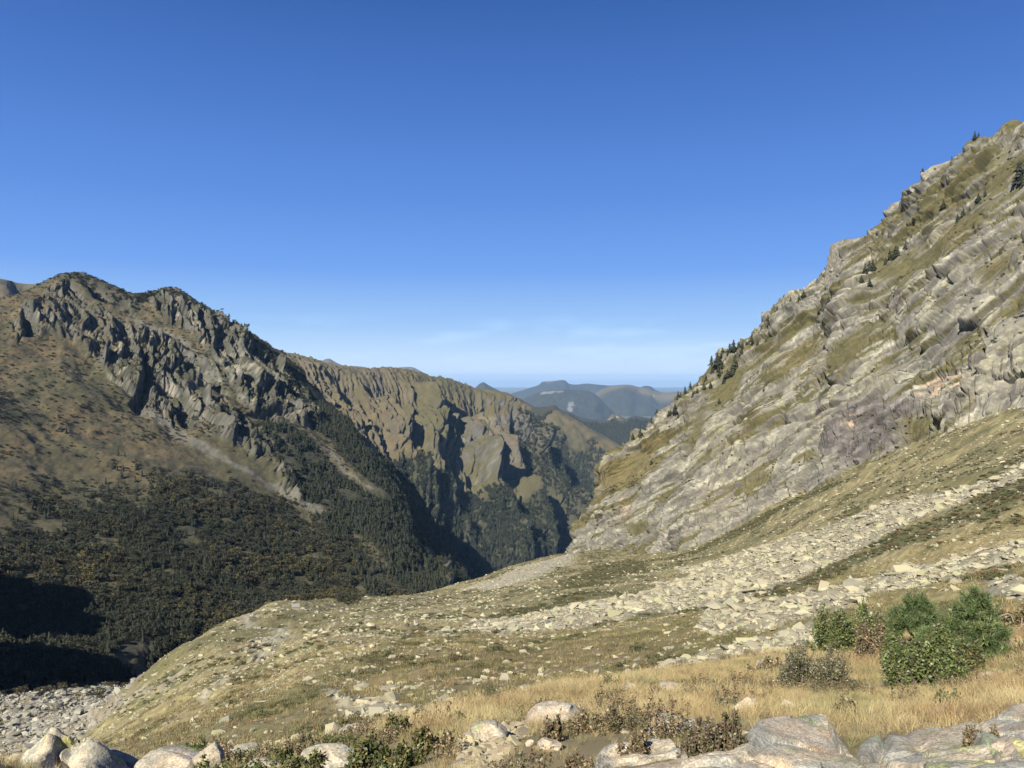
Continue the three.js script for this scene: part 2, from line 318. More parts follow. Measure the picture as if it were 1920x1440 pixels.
function groundColour(p, n) {
  const x = p.x, z = p.z, d = -z;
  const w = n2(x * .02, z * .02) * 6, big = fbm2(x * .028 + 5, z * .028, 4), mid = fbm2(x * .14, z * .14 + 20, 3), fine = fbm2(x * .9 + w, z * .9, 3), tiny = n2(x * 3.1, z * 3.1) ;
  // terracettes: streaks that follow the contour
  const streak = fbm2(p.y * .9 + mid * 2.5, (x + z) * .05, 3);
  const speck = d < 20 ? 0 : mix(fbm2(x * 2.2, z * 2.2, 2), mix(fbm2(x * 1.1, z * 1.1, 2), fbm2(x * .5, z * .5, 3), sm(110, 260, d)), sm(40, 110, d)) * 1.3;
  let c = mixc(P.tan, P.olive, sm(-.24, .12, big * .6 + mid * .6 + streak * .35 + speck * .5));
  c = mixc(c, P.straw, sm(.06, .34, -big * .35 + fine * .55 + streak * .3) * .7);
  c = mixc(c, P.green, sm(.08, .24, mid * .9 + fine * .4 - .05 + streak * .3 + speck * .6) * .85 * sm(10, 40, d)); c = mixc(c, P.heath, sm(.12, .28, speck - mid * .4) * .6);
  if (d < 30) { c = mixc(c, mixc(P.litter, P.soil, sm(-.2, .2, fine)), .55 * sm(30, 16, d)); }
  if (d > 22) {
    const gr = greenAt(x, z); c = mixc(c, mixc(P.green, P.olive, sm(-.1, .35, fine)), gr * sm(-.55, -.1, mid + fine * .8 + .3));
    const he = sm(-.03, .03, heathArea(x, z) / d) * sm(-.3, .2, fine + mid); c = mixc(c, P.heath, he * .75);
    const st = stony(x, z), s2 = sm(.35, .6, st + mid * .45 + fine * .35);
    c = mixc(c, mixc(mixc(P.stone, P.stoneGrey, sm(-.25, .3, fine + tiny * .3)), P.soil, sm(-.1, .4, tiny + speck) * .6), s2 * .9);  // soil tone here also paints in the dark shade between the stones
    const sc = sm(-.01, .01, screeArea(x, z) / d); c = mixc(c, mixc(P.scree, P.stoneGrey, sm(-.1, .5, fine)), sc);
    const va = sm(-.02, .02, bouldersArea(x, z) / d); c = mixc(c, mixc(mixc(P.valley, P.olive, sm(-.05, .2, mid + fine * .5)), P.soil, sm(-.2, .3, tiny + fine)), va);
    if (d > 60) { const o = inside(outcropAreas, x + n2(x * .2, z * .2) * 3, z + n2(x * .2 + 7, z * .2) * 3) / d; c = mixc(c, mixc(P.stone, P.stoneGrey, sm(-.3, .2, fine + mid)), sm(-.012, .008, o + fine * .01)); }
  }
  const sp = n2(x * 2.3 + 11, z * 2.3), g = 1 + tiny * .25 + fine * .4 + sp * .3;
  return [c[0] * g, c[1] * g, c[2] * g];
}
{
  const NA = 560, NL = 640, W = NA + 1, pos = new Float32Array(W * (NL + 1) * 3), L0 = Math.log(1.3), L1 = Math.log(560);
  for (let j = 0, o = 0; j <= NL; j++) for (let i = 0; i <= NA; i++, o += 3) {
    const ai = i / NA * 2 - 1, a0 = ai * .62 + .5 * ai ** 7, d = Math.exp(mix(L0, L1, Math.pow(j / NL, .92))), x = a0 * d + 16 * ai ** 9 * sm(30, 6, d), z = -d;
    pos[o] = x; pos[o + 1] = groundY(x, z); pos[o + 2] = z;
  }
  const idx = new Uint32Array(NA * NL * 6);
  for (let j = 0, o = 0; j < NL; j++) for (let i = 0; i < NA; i++) { const a = j * W + i, b = a + 1, c = a + W, e = c + 1; idx[o++] = a; idx[o++] = b; idx[o++] = e; idx[o++] = a; idx[o++] = e; idx[o++] = c; }
  const g = new THREE.BufferGeometry(); g.setAttribute('position', new THREE.BufferAttribute(pos, 3)); g.setIndex(new THREE.BufferAttribute(idx, 1)); g.computeVertexNormals();
  const c = new Float32Array(pos.length), p = V(0, 0, 0), nn = g.attributes.normal.array, n = V(0, 0, 0);
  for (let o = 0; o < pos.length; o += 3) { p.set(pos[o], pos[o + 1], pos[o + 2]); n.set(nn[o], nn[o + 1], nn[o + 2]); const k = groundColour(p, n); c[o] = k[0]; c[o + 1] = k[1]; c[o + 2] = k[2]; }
  g.setAttribute('color', new THREE.BufferAttribute(c, 3));
  kind(add(new THREE.Mesh(g, earth), 'hillside_terrain'), 'structure', 'grassy stony hillside falling away to a bench above the gorge');
}
console.log('ground done');

// ------------------------------------------------------------------ the mountain on the right: slabs of pale granite with grassy ledges
const rock = {
  pale: col(.315, .300, .238), grey: col(.172, .165, .142), warm: col(.205, .188, .150), dark: col(.085, .078, .072), violet: col(.150, .136, .134), pink: col(.40, .29, .205), lichen: col(.27, .275, .15),
  grass: col(.098, .086, .034), ochre: col(.132, .106, .044), shrub: col(.058, .060, .022),
};
const rightCols = [ // [base u, v, d], [skyline u, v, d]
  [[1105, 1050, 540], [1150, 895, 560]], [[1076, 1036, 453], [1130, 880, 482]], [[1130, 1036, 428], [1185, 842, 484]], [[1190, 1040, 402], [1235, 788, 484]], [[1262, 1040, 372], [1293, 735, 482]],
  [[1330, 1014, 352], [1390, 660, 474]], [[1420, 966, 336], [1470, 580, 460]], [[1520, 924, 317], [1535, 532, 448]], [[1610, 892, 298], [1578, 470, 436]], [[1700, 852, 282], [1640, 454, 428]],
  [[1790, 814, 265], [1700, 388, 414]], [[1880, 778, 251], [1752, 330, 398]], [[1980, 738, 237], [1850, 262, 374]], [[2120, 680, 222], [1960, 222, 352]], [[2350, 600, 205], [2150, 150, 335]],
];
const rightRows = [];
for (const [t, k] of [[-.12, -.06], [0, 0], [.2, .1], [.4, .26], [.6, .47], [.8, .72], [1, 1]]) rightRows.push(rightCols.map(([b, e]) => { const d = mix(b[2], e[2], k), p = at(mix(b[0], e[0], t), mix(b[1], e[1], t), d); return p; }));
rightRows.push(rightCols.map(([b, e]) => { const p = at(e[0], e[1], e[2]); return V(p.x + 30, p.y - 16, p.z - 55); }));
rightRows.push(rightCols.map(([b, e]) => { const p = at(e[0], e[1], e[2]); return V(p.x + 90, p.y - 110, p.z - 160); }));
const right = new Patch(rightRows);
{
  const TOP = 6 / 8;                                        // row of the skyline
  const A = (pts) => right.area(pts, TOP);
  const orange = [A([[1720, 708], [1762, 690], [1768, 728], [1722, 748]]), A([[1776, 690], [1812, 686], [1808, 724], [1776, 732]]), A([[1585, 790], [1605, 785], [1602, 822], [1590, 828]]), A([[1160, 930], [1178, 928], [1178, 968], [1162, 970]])];
  const wet = A([[1560, 770], [1640, 735], [1720, 745], [1700, 810], [1680, 845], [1600, 868], [1535, 850], [1545, 810]]);
  const cleft = A([[1840, 622], [1850, 640], [1848, 665], [1836, 695], [1828, 712], [1830, 690], [1838, 660]]);
  const cleft2 = A([[1294, 822], [1299, 830], [1292, 860], [1284, 868], [1288, 845]]);
  const cleft3 = A([[1571, 478], [1582, 464], [1584, 490], [1574, 515], [1567, 508]]);
  const cleft4 = A([[1538, 705], [1530, 728], [1524, 722], [1532, 712]]);
  const paleSlab = [A([[1780, 800], [1885, 752], [1875, 780], [1800, 815]]), A([[1715, 640], [1750, 560], [1775, 560], [1760, 600], [1725, 660]]), A([[1830, 740], [1880, 705], [1890, 720], [1850, 760]])];
  const turf = [A([[1135, 895], [1180, 848], [1225, 850], [1245, 872], [1215, 905], [1160, 922]]), A([[1160, 985], [1200, 975], [1225, 992], [1180, 1010]]), A([[1270, 830], [1300, 790], [1320, 800], [1300, 850]]), A([[1550, 660], [1690, 600], [1690, 615], [1560, 690]]), A([[1380, 900], [1440, 880], [1440, 910], [1390, 925]]), A([[1640, 500], [1760, 440], [1860, 330], [1920, 250], [1920, 330], [1850, 420], [1740, 500], [1650, 540]]), A([[1310, 780], [1350, 700], [1400, 690], [1380, 730], [1330, 790]]), A([[1840, 520], [1920, 470], [1920, 520], [1850, 540]]), A([[1660, 780], [1720, 770], [1740, 800], [1690, 830]])];
  const AL = .86, ca = Math.cos(AL), sa = Math.sin(AL);
  const turfAt = (p, s, t) => {
    let k = 0; for (const f of turf) k = Math.max(k, sm(-5, 6, f(s + n2(p.x * .06, p.y * .06) * .02, t + n2(p.x * .06 + 9, p.y * .06) * .02)));
    return k;
  };
  const relief = (p, n, s, t) => {
    const x = p.x * .54 + p.z * .84, y = p.y * 1.5, wx = fbm(p.x * .02, p.y * .02, p.z * .02, 3) * 14, along = x * ca + y * sa + wx, across = -x * sa + y * ca + wx * .7;
    const edge = sm(0, .05, t) * (1 - sm(TOP + .06, TOP + .2, t) * .5), tf = turfAt(p, s, t), bare = 1 - .75 * tf;
    let h = fbm(p.x * .016 + 3, p.y * .016, p.z * .016, 4) * 15;
    // overlapping slabs: steep on one side, long on the other
    const a1 = across / 15 + n3(along * .012, across * .02, 2) * 1.3, f1 = saw(a1); h += bare * (f1 < .84 ? f1 / .84 : (1 - f1) / .16) * 4.6 * clamp(.45 + n3(along * .014 + 8, Math.floor(a1) * 3.1, 5) * 1.2, 0, 1);
    const a2 = across / 5.2 + n3(along * .025, across * .06, 6) * 1.3, f2 = saw(a2); h += bare * (f2 < .8 ? f2 / .8 : (1 - f2) / .2) * 2.2 * clamp(.35 + n3(along * .03, Math.floor(a2) * 2.7, 1) * 1.4);
    // joints that run up the face
    const a3 = (along * .35 - across * .8) / 14 + n3(across * .04, along * .02, 9) * 1.5; h -= bare * sm(.10, 0, Math.abs(saw(a3) - .5)) * 2.4 * clamp(n3(along * .02, across * .02, 12) * 2.4 + .1);
    // fractured rock: leaning slabs over most of the face, upright ribs low down and by the corner
    const up = sm(-.1, .35, sm(.5, .15, t) + sm(.3, .05, s) * .6 - .35 + fbm(p.x * .02, p.y * .02, p.z * .02 + 40, 2) * 1.2), u1 = x + wx * .5, u2 = y;
    const smooth = sm(-.1, .25, fbm(p.x * .03 + 70, p.y * .03, p.z * .03, 2) + .02), slabs = (blocks(along / 34, across / 6, 1, .7) * 4.2 + blocks(along / 11, across / 2.4, 2, .7) * 1.9 * (1 - .6 * smooth) + (ridged(along * .016, across * .17, 3, 2) - .45) * 4.5 + fbm(along * .05, across * .3, 4, 2) * .9);
    const ribs = blocks(u1 / 5, u2 / 24, 3, .7) * 3.4 + blocks(u1 / 2.1, u2 / 9, 4, .7) * 1.5 + (ridged(u1 * .12, u2 * .016, 6, 3) - .5) * 4;
    h += bare * mix(slabs, ribs, up) + fbm(p.x * .35, p.y * .35, p.z * .35, 2) * .4;
    h += bare * sm(TOP - .16, TOP - .03, t) * (ridged(along * .05, across * .07, 21, 3) - .45) * 9;
    h -= 16 * sm(-1.5, 2.0, cleft(s, t)) + 9 * sm(-1, 2, cleft2(s, t)) + 8 * sm(-1, 2, cleft3(s, t)) + 7 * sm(-1, 1.5, cleft4(s, t));
    h += -2.2 * sm(-2, 2, Math.max(orange[0](s, t), orange[1](s, t)));
    return h * mix(.35, 1, edge);
  };
  const paint = (p, n, s, t) => {
    const x = p.x * .54 + p.z * .84, y = p.y * 1.5, wx = fbm(p.x * .02, p.y * .02, p.z * .02, 3) * 14, along = x * ca + y * sa + wx, across = -x * sa + y * ca + wx * .7;
    const big = fbm(p.x * .02, p.y * .02 + 8, p.z * .02, 3), mid = fbm(along * .05, across * .2, 7, 4), fine = fbm(p.x * .45, p.y * .45, p.z * .45, 3), tiny = n3(p.x * 1.4, p.y * 1.4, p.z * 1.4);
    let c = mixc(rock.grey, rock.warm, sm(-.2, .2, big + mid * .4));
    c = mixc(c, rock.pale, sm(-.05, .32, mid * .8 + fine * .6));
    c = mixc(c, rock.lichen, sm(.1, .34, big * .7 + fine * .7 + .04) * .5);
    c = mixc(c, rock.dark, sm(.10, .26, fbm(along * .03 + 60, across * .13, 17, 4) + fine * .3 - .03) * .55);
    // streaks of water stain down the steep parts
    const steep = sm(.62, .3, n.y), stain = sm(.0, .32, fbm(x * .35, y * .03, 2, 3) + big * .5); c = mixc(c, rock.violet, steep * stain * .75); c = mixc(c, rock.dark, steep * sm(.16, .42, fbm(x * .5 + 9, y * .04, 8, 3) + .02) * .6);
    let w = sm(-6, 8, wet(s, t) + fine * 12); c = mixc(c, mixc(rock.violet, rock.dark, sm(-.2, .2, fbm(x * .45, y * .05, 3, 3) + (cells(x / 3, y / 2.2, 7)[0] - .5) * .5)), w * sm(-.35, .05, fbm(x * .2, y * .03, 43, 3) + .12));
    for (const f of orange) c = mixc(c, mixc(rock.pink, rock.warm, sm(.3, .7, cells(along / 3, across / 2, 5)[0])), sm(-1.5, 2.5, f(s, t) + fine * 6 - (cells(along / 4, across / 2.4, 6)[1] - .4) * 6) * .85);
    for (const f of paleSlab) c = mixc(c, rock.pale, sm(-3, 3, f(s, t) + fine * 6) * .8);
    // turf and shrubs where soil can lie
    const strip = fbm(along * .011 + 4, across * .075, 31, 3) + fbm(along * .05, across * .33, 33, 3) * .85 + fine * .25, g = Math.max(sm(.04, .13, strip - .135 + sm(.25, .62, t) * .20 + sm(.45, .75, n.y) * .12 - w * .2), turfAt(p, s, t) * sm(-.30, -.12, strip + .06));
    const lo = sm(.14, .0, t) * sm(-.1, .2, fine + mid) * .6;
    const gc = mixc(mixc(rock.grass, rock.ochre, sm(.0, .3, big + fine * .8)), rock.shrub, sm(.02, .25, mid * .6 + fine * .8 - .02));
    c = mixc(c, gc, clamp(Math.max(g, lo)));
    const bt = cells(along / 11, across / 2.4, 2), k = (1 + tiny * .3 + fine * .3 + fbm(along * .1, across * .5, 14, 3) * .45) * mix(1, .66 + .62 * bt[1], 1 - clamp(g));
    return [c[0] * k, c[1] * k, c[2] * k];
  };
  const o = add(new THREE.Mesh(right.build(680, 570, relief, paint, { s: [.04, .90, .95], t: [.10, .82, .95] }), earth), 'granite_mountain');
  kind(o, 'structure', 'steep sunlit granite mountainside with slabs, stained walls and grassy ledges');
}
console.log('right done');

// ------------------------------------------------------------------ the mountain on the left: heath below, a cliff band above, woods along the gorge
const leftCols = [ // rows from the foot to the crest: [u, v, d]
  [[-420, 1330, 180], [-420, 1260, 230], [-420, 1150, 300], [-420, 1020, 380], [-420, 890, 460], [-420, 760, 550], [-420, 640, 650], [-420, 540, 760]],
  [[-150, 1310, 215], [-150, 1240, 265], [-150, 1140, 335], [-150, 1010, 420], [-150, 880, 505], [-150, 755, 600], [-150, 645, 700], [-150, 548, 810]],
  [[0, 1290, 255], [0, 1220, 310], [0, 1120, 385], [0, 1000, 475], [0, 880, 560], [0, 760, 655], [0, 650, 755], [0, 558, 870]],
  [[130, 1278, 300], [130, 1205, 350], [130, 1110, 420], [130, 1000, 510], [130, 890, 600], [130, 770, 700], [130, 650, 815], [130, 520, 975]],
  [[250, 1262, 345], [250, 1175, 395], [250, 1075, 470], [250, 970, 560], [250, 870, 650], [250, 760, 755], [250, 665, 850], [240, 553, 1000]],
  [[330, 1225, 390], [330, 1140, 440], [330, 1045, 520], [330, 945, 610], [330, 850, 700], [330, 750, 800], [330, 650, 900], [322, 548, 1030]],
  [[430, 1190, 440], [430, 1110, 500], [430, 1030, 570], [430, 945, 655], [430, 860, 740], [430, 775, 830], [425, 690, 915], [412, 590, 1030]],
  [[545, 1160, 500], [545, 1090, 560], [545, 1020, 630], [545, 950, 710], [545, 880, 790], [540, 810, 865], [525, 740, 935], [500, 650, 1030]],
  [[650, 1140, 545], [650, 1080, 605], [650, 1020, 680], [648, 960, 750], [640, 900, 820], [625, 840, 885], [600, 775, 950], [560, 692, 1040]],
  [[775, 1125, 590], [772, 1078, 660], [752, 1020, 740], [735, 965, 800], [712, 905, 860], [680, 846, 920], [648, 785, 980], [600, 735, 1050]],
  [[850, 1120, 660], [835, 1085, 740], [815, 1040, 830], [790, 985, 900], [765, 930, 970], [735, 885, 1020], [700, 843, 1070], [650, 785, 1120]],
  [[900, 1135, 760], [890, 1110, 840], [868, 1070, 930], [840, 1025, 1000], [812, 980, 1070], [785, 940, 1120], [752, 895, 1170], [705, 838, 1220]],
];
const leftRows = [leftCols.map((c) => { const p = at(...c[0]); return V(p.x, p.y - 25, p.z + 30); })];
for (let r = 0; r < 8; r++) leftRows.push(leftCols.map((c) => at(...c[r])));
leftRows.push(leftCols.map((c) => { const p = at(...c[7]); return V(p.x - 15, p.y - 20, p.z - 70); }));
leftRows.push(leftCols.map((c) => { const p = at(...c[7]); return V(p.x - 60, p.y - 160, p.z - 260); }));
const left = new Patch(leftRows);
const LTOP = 8 / 10, LA = (pts) => left.area(pts, LTOP);
const hill = {
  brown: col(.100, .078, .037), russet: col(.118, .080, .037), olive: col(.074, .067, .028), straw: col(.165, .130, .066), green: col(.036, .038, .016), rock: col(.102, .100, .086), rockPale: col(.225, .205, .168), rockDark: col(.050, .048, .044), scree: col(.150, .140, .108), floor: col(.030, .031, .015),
};
const leftWoods = [
  LA([[470, 800], [560, 800], [600, 745], [640, 775], [700, 860], [760, 960], [800, 1080], [880, 1130], [700, 1120], [640, 1010], [560, 935], [500, 880]]),
  LA([[690, 850], [760, 900], [860, 1020], [920, 1120], [800, 1110], [740, 990]]),
];
const leftLow = LA([[-300, 1010], [0, 1040], [90, 960], [230, 900], [400, 890], [520, 935], [640, 1000], [700, 1085], [640, 1150], [440, 1190], [330, 1225], [250, 1262], [130, 1278], [0, 1290], [-150, 1310]]);
const leftCrest = [LA([[120, 512], [150, 520], [250, 548], [300, 540], [260, 585], [200, 565], [150, 545]]), LA([[280, 540], [350, 550], [420, 590], [480, 640], [560, 690], [640, 775], [600, 790], [530, 720], [450, 650], [380, 600]])];
const leftMeadow = [LA([[505, 788], [560, 788], [630, 840], [730, 950], [700, 940], [600, 860]]), LA([[640, 985], [700, 1020], [740, 1075], [690, 1060]])];
{
  const cliffs = [
    LA([[20, 600], [60, 562], [130, 528], [165, 560], [235, 592], [300, 612], [335, 645], [400, 690], [420, 722], [360, 722], [330, 765], [270, 765], [245, 730], [210, 690], [150, 650], [90, 632], [30, 640]]),
    LA([[285, 755], [350, 738], [430, 772], [505, 832], [500, 880], [440, 840], [380, 808], [320, 792]]),
    LA([[285, 548], [340, 552], [400, 585], [450, 625], [520, 675], [575, 735], [600, 790], [560, 800], [500, 790], [450, 750], [420, 715], [395, 670], [350, 625], [300, 595], [270, 570]]),
    LA([[490, 845], [540, 900], [560, 940], [520, 900]]),
    LA([[820, 1050], [850, 1090], [840, 1110], [800, 1040]]),
  ];
  const screes = [LA([[258, 764], [286, 758], [340, 794], [400, 836], [450, 873], [560, 934], [645, 974], [648, 984], [600, 968], [500, 914], [430, 872], [330, 812]]), LA([[225, 575], [270, 598], [350, 640], [395, 685], [370, 668], [300, 628], [240, 592]]), LA([[562, 812], [622, 852], [700, 925], [694, 925], [612, 852]])];
  const gullies = [LA([[262, 645], [282, 690], [285, 740], [262, 762], [250, 745], [270, 710]]), LA([[330, 655], [390, 690], [430, 740], [400, 725], [350, 700]]), LA([[470, 780], [520, 770], [560, 785], [500, 790]]), LA([[150, 525], [250, 560], [240, 580], [180, 555]]), LA([[45, 590], [65, 590], [70, 630], [48, 632]])];
  const S = (s) => s * left.sx, T = (t) => t * left.sy;
  const cliffAt = (s, t, k) => { let b = -1e9; for (const f of cliffs) b = Math.max(b, f(s, t)); return sm(-8, 10, b + k * 22); };
  const relief = (p, n, s, t) => {
    const x = S(s), y = T(t), w = fbm(p.x * .008, p.y * .008, p.z * .008, 3), cl = cliffAt(s, t, w), up = sm(.35, .6, t) ;
    let h = fbm(p.x * .006, p.y * .006 + 4, p.z * .006, 4) * 22 * mix(.5, 1, up) + fbm(p.x * .03, p.y * .03, p.z * .03, 3) * 5;
    // ribs that fall to the right
    const q = x * .94 + y * .34 + w * 46;
    h += cl * ((ridged(q * .018, y * .004, 2, 3) - .45) * 30 + (ridged(q * .055, y * .012, 5, 3) - .45) * 15 + fbm(q * .16, y * .05, 3, 3) * 4 + blocks(q / 13, y / 40, 1) * 9 + blocks(q / 5.5, y / 15, 2) * 4) + up * cl * blocks(q / 9, y / 14, 3) * 2 + up * (.15 + .85 * cl) * fbm(q * .1, y * .04, 13, 4) * 4 + fbm(p.x * .12, p.y * .12, p.z * .12, 3) * 1.6;
    h += (1 - cl) * up * (ridged(q * .02 + 4, y * .006, 9, 3) - .5) * 5;
    for (const f of gullies) h -= 24 * sm(-6, 9, f(s, t));
    return h * sm(0, .08, t);
  };
  const paint = (p, n, s, t) => {
    const x = S(s), y = T(t), w = fbm(p.x * .008, p.y * .008, p.z * .008, 3), cl = cliffAt(s, t, w), q = x * .94 + y * .34 + w * 46;
    const big = fbm(p.x * .007 + 3, p.y * .007, p.z * .007, 4), mid = fbm(q * .022, y * .035, 6, 4), fine = fbm(p.x * .12, p.y * .12, p.z * .12, 3), tiny = fbm(p.x * .4, p.y * .4, p.z * .4, 2);
    let c = mixc(hill.brown, hill.olive, sm(-.12, .2, big + mid * .5));
    c = mixc(c, hill.russet, sm(.0, .3, -big + mid * .6 + fine * .3) * .8);
    c = mixc(c, hill.straw, sm(.14, .36, mid * .7 - fine * .5 + .03) * .65);
    c = mixc(c, hill.green, sm(.04, .16, fine * .9 + mid * .35 - .03 + tiny * .2) * mix(.85, .7, t));
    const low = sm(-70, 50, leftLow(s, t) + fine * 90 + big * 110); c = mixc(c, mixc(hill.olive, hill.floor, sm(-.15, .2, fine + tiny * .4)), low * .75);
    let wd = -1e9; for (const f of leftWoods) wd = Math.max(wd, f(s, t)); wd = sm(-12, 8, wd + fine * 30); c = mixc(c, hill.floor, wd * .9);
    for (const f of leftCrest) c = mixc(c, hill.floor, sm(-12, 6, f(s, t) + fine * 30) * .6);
    for (const f of leftMeadow) c = mixc(c, mixc(hill.olive, hill.brown, sm(-.2, .2, fine)), sm(-5, 4, f(s, t) + fine * 10));
    const steep = sm(.72, .48, n.y + fine * .25), r = clamp(cl * sm(.85, .45, n.y + fine * .3 + w * .3) * 1.1 + steep * up3(t) * .5);
    const ct = cells(q / 5.5, y / 12, 2)[1];
    let rc = mixc(hill.rock, hill.rockPale, sm(.05, .32, fine * .6 + fbm(q * .09, y * .015, 7, 3) + big * .3)); rc = mixc(rc, hill.rockDark, sm(.02, .3, fbm(q * .11 + 30, y * .02, 1, 3) - big * .2));
    c = mixc(c, [rc[0] * (.7 + .6 * ct), rc[1] * (.7 + .6 * ct), rc[2] * (.7 + .6 * ct)], r); c = mixc(c, hill.green, up3(t) * sm(.0, .16, tiny * .8 + fbm(p.x * .05 + 50, p.y * .05, p.z * .05, 3) * .8) * .9);
    for (const f of screes) c = mixc(c, mixc(hill.scree, hill.rock, sm(-.15, .25, tiny + fine)), sm(-1, 3, f(s, t) + fine * 10 + tiny * 7) * .85);
    const k = 1 + tiny * .7 + fine * .45 + n3(p.x * .7, p.y * .7, p.z * .7) * .35;
    return [c[0] * k, c[1] * k, c[2] * k];
  };
  function up3(t) { return sm(.35, .55, t); }
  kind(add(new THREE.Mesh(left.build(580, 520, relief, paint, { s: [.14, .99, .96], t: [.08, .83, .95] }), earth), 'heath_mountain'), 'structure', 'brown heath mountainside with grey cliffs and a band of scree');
}
console.log('left done');

// ------------------------------------------------------------------ the ribbed ridge beyond the gorge
const midCols = [ // crest [u, v, d] -> foot [u, v, d]
  [[430, 640, 1650], [560, 900, 1250]], [[520, 660, 1700], [640, 940, 1260]], [[575, 672, 1740], [720, 990, 1280]], [[640, 690, 1800], [780, 1040, 1300]], [[700, 697, 1880], [840, 1090, 1320]], [[760, 698, 1950], [900, 1110, 1360]],
  [[820, 709, 2030], [955, 1110, 1430]], [[880, 724, 2110], [1010, 1105, 1520]], [[925, 752, 2190], [1060, 1090, 1620]], [[965, 775, 2290], [1100, 1075, 1740]], [[1005, 815, 2420], [1130, 1060, 1880]], [[1045, 850, 2600], [1160, 1045, 2050]], [[1085, 890, 2800], [1200, 1040, 2250]],
];
const midRows = [];
for (const [t, k, lift] of [[1.08, 1.1, 0], [1, 1, 0], [.8, .80, 0], [.6, .60, 0], [.4, .40, 0], [.2, .20, 0], [0, 0, 0]]) midRows.push(midCols.map(([a, b]) => at(mix(a[0], b[0], t), mix(a[1], b[1], Math.pow(Math.min(1.1, t), .92)), mix(a[2], b[2], Math.min(1, k)))));
midRows.push(midCols.map(([a]) => { const p = at(...a); return V(p.x - 70, p.y - 30, p.z - 80); }));
midRows.push(midCols.map(([a]) => { const p = at(...a); return V(p.x - 300, p.y - 260, p.z - 330); }));
const middle = new Patch(midRows);
const MTOP = 6 / 8, MA = (pts) => middle.area(pts, MTOP);
const midWoods = MA([[640, 850], [700, 878], [780, 912], [860, 938], [930, 962], [1000, 975], [1040, 1010], [1075, 1055], [1100, 1110], [900, 1140], [760, 1110]]);
const midWoods2 = MA([[945, 800], [1000, 805], [1060, 838], [1120, 890], [1150, 960], [1160, 1060], [1080, 1070], [1020, 985], [985, 920], [955, 865]]);
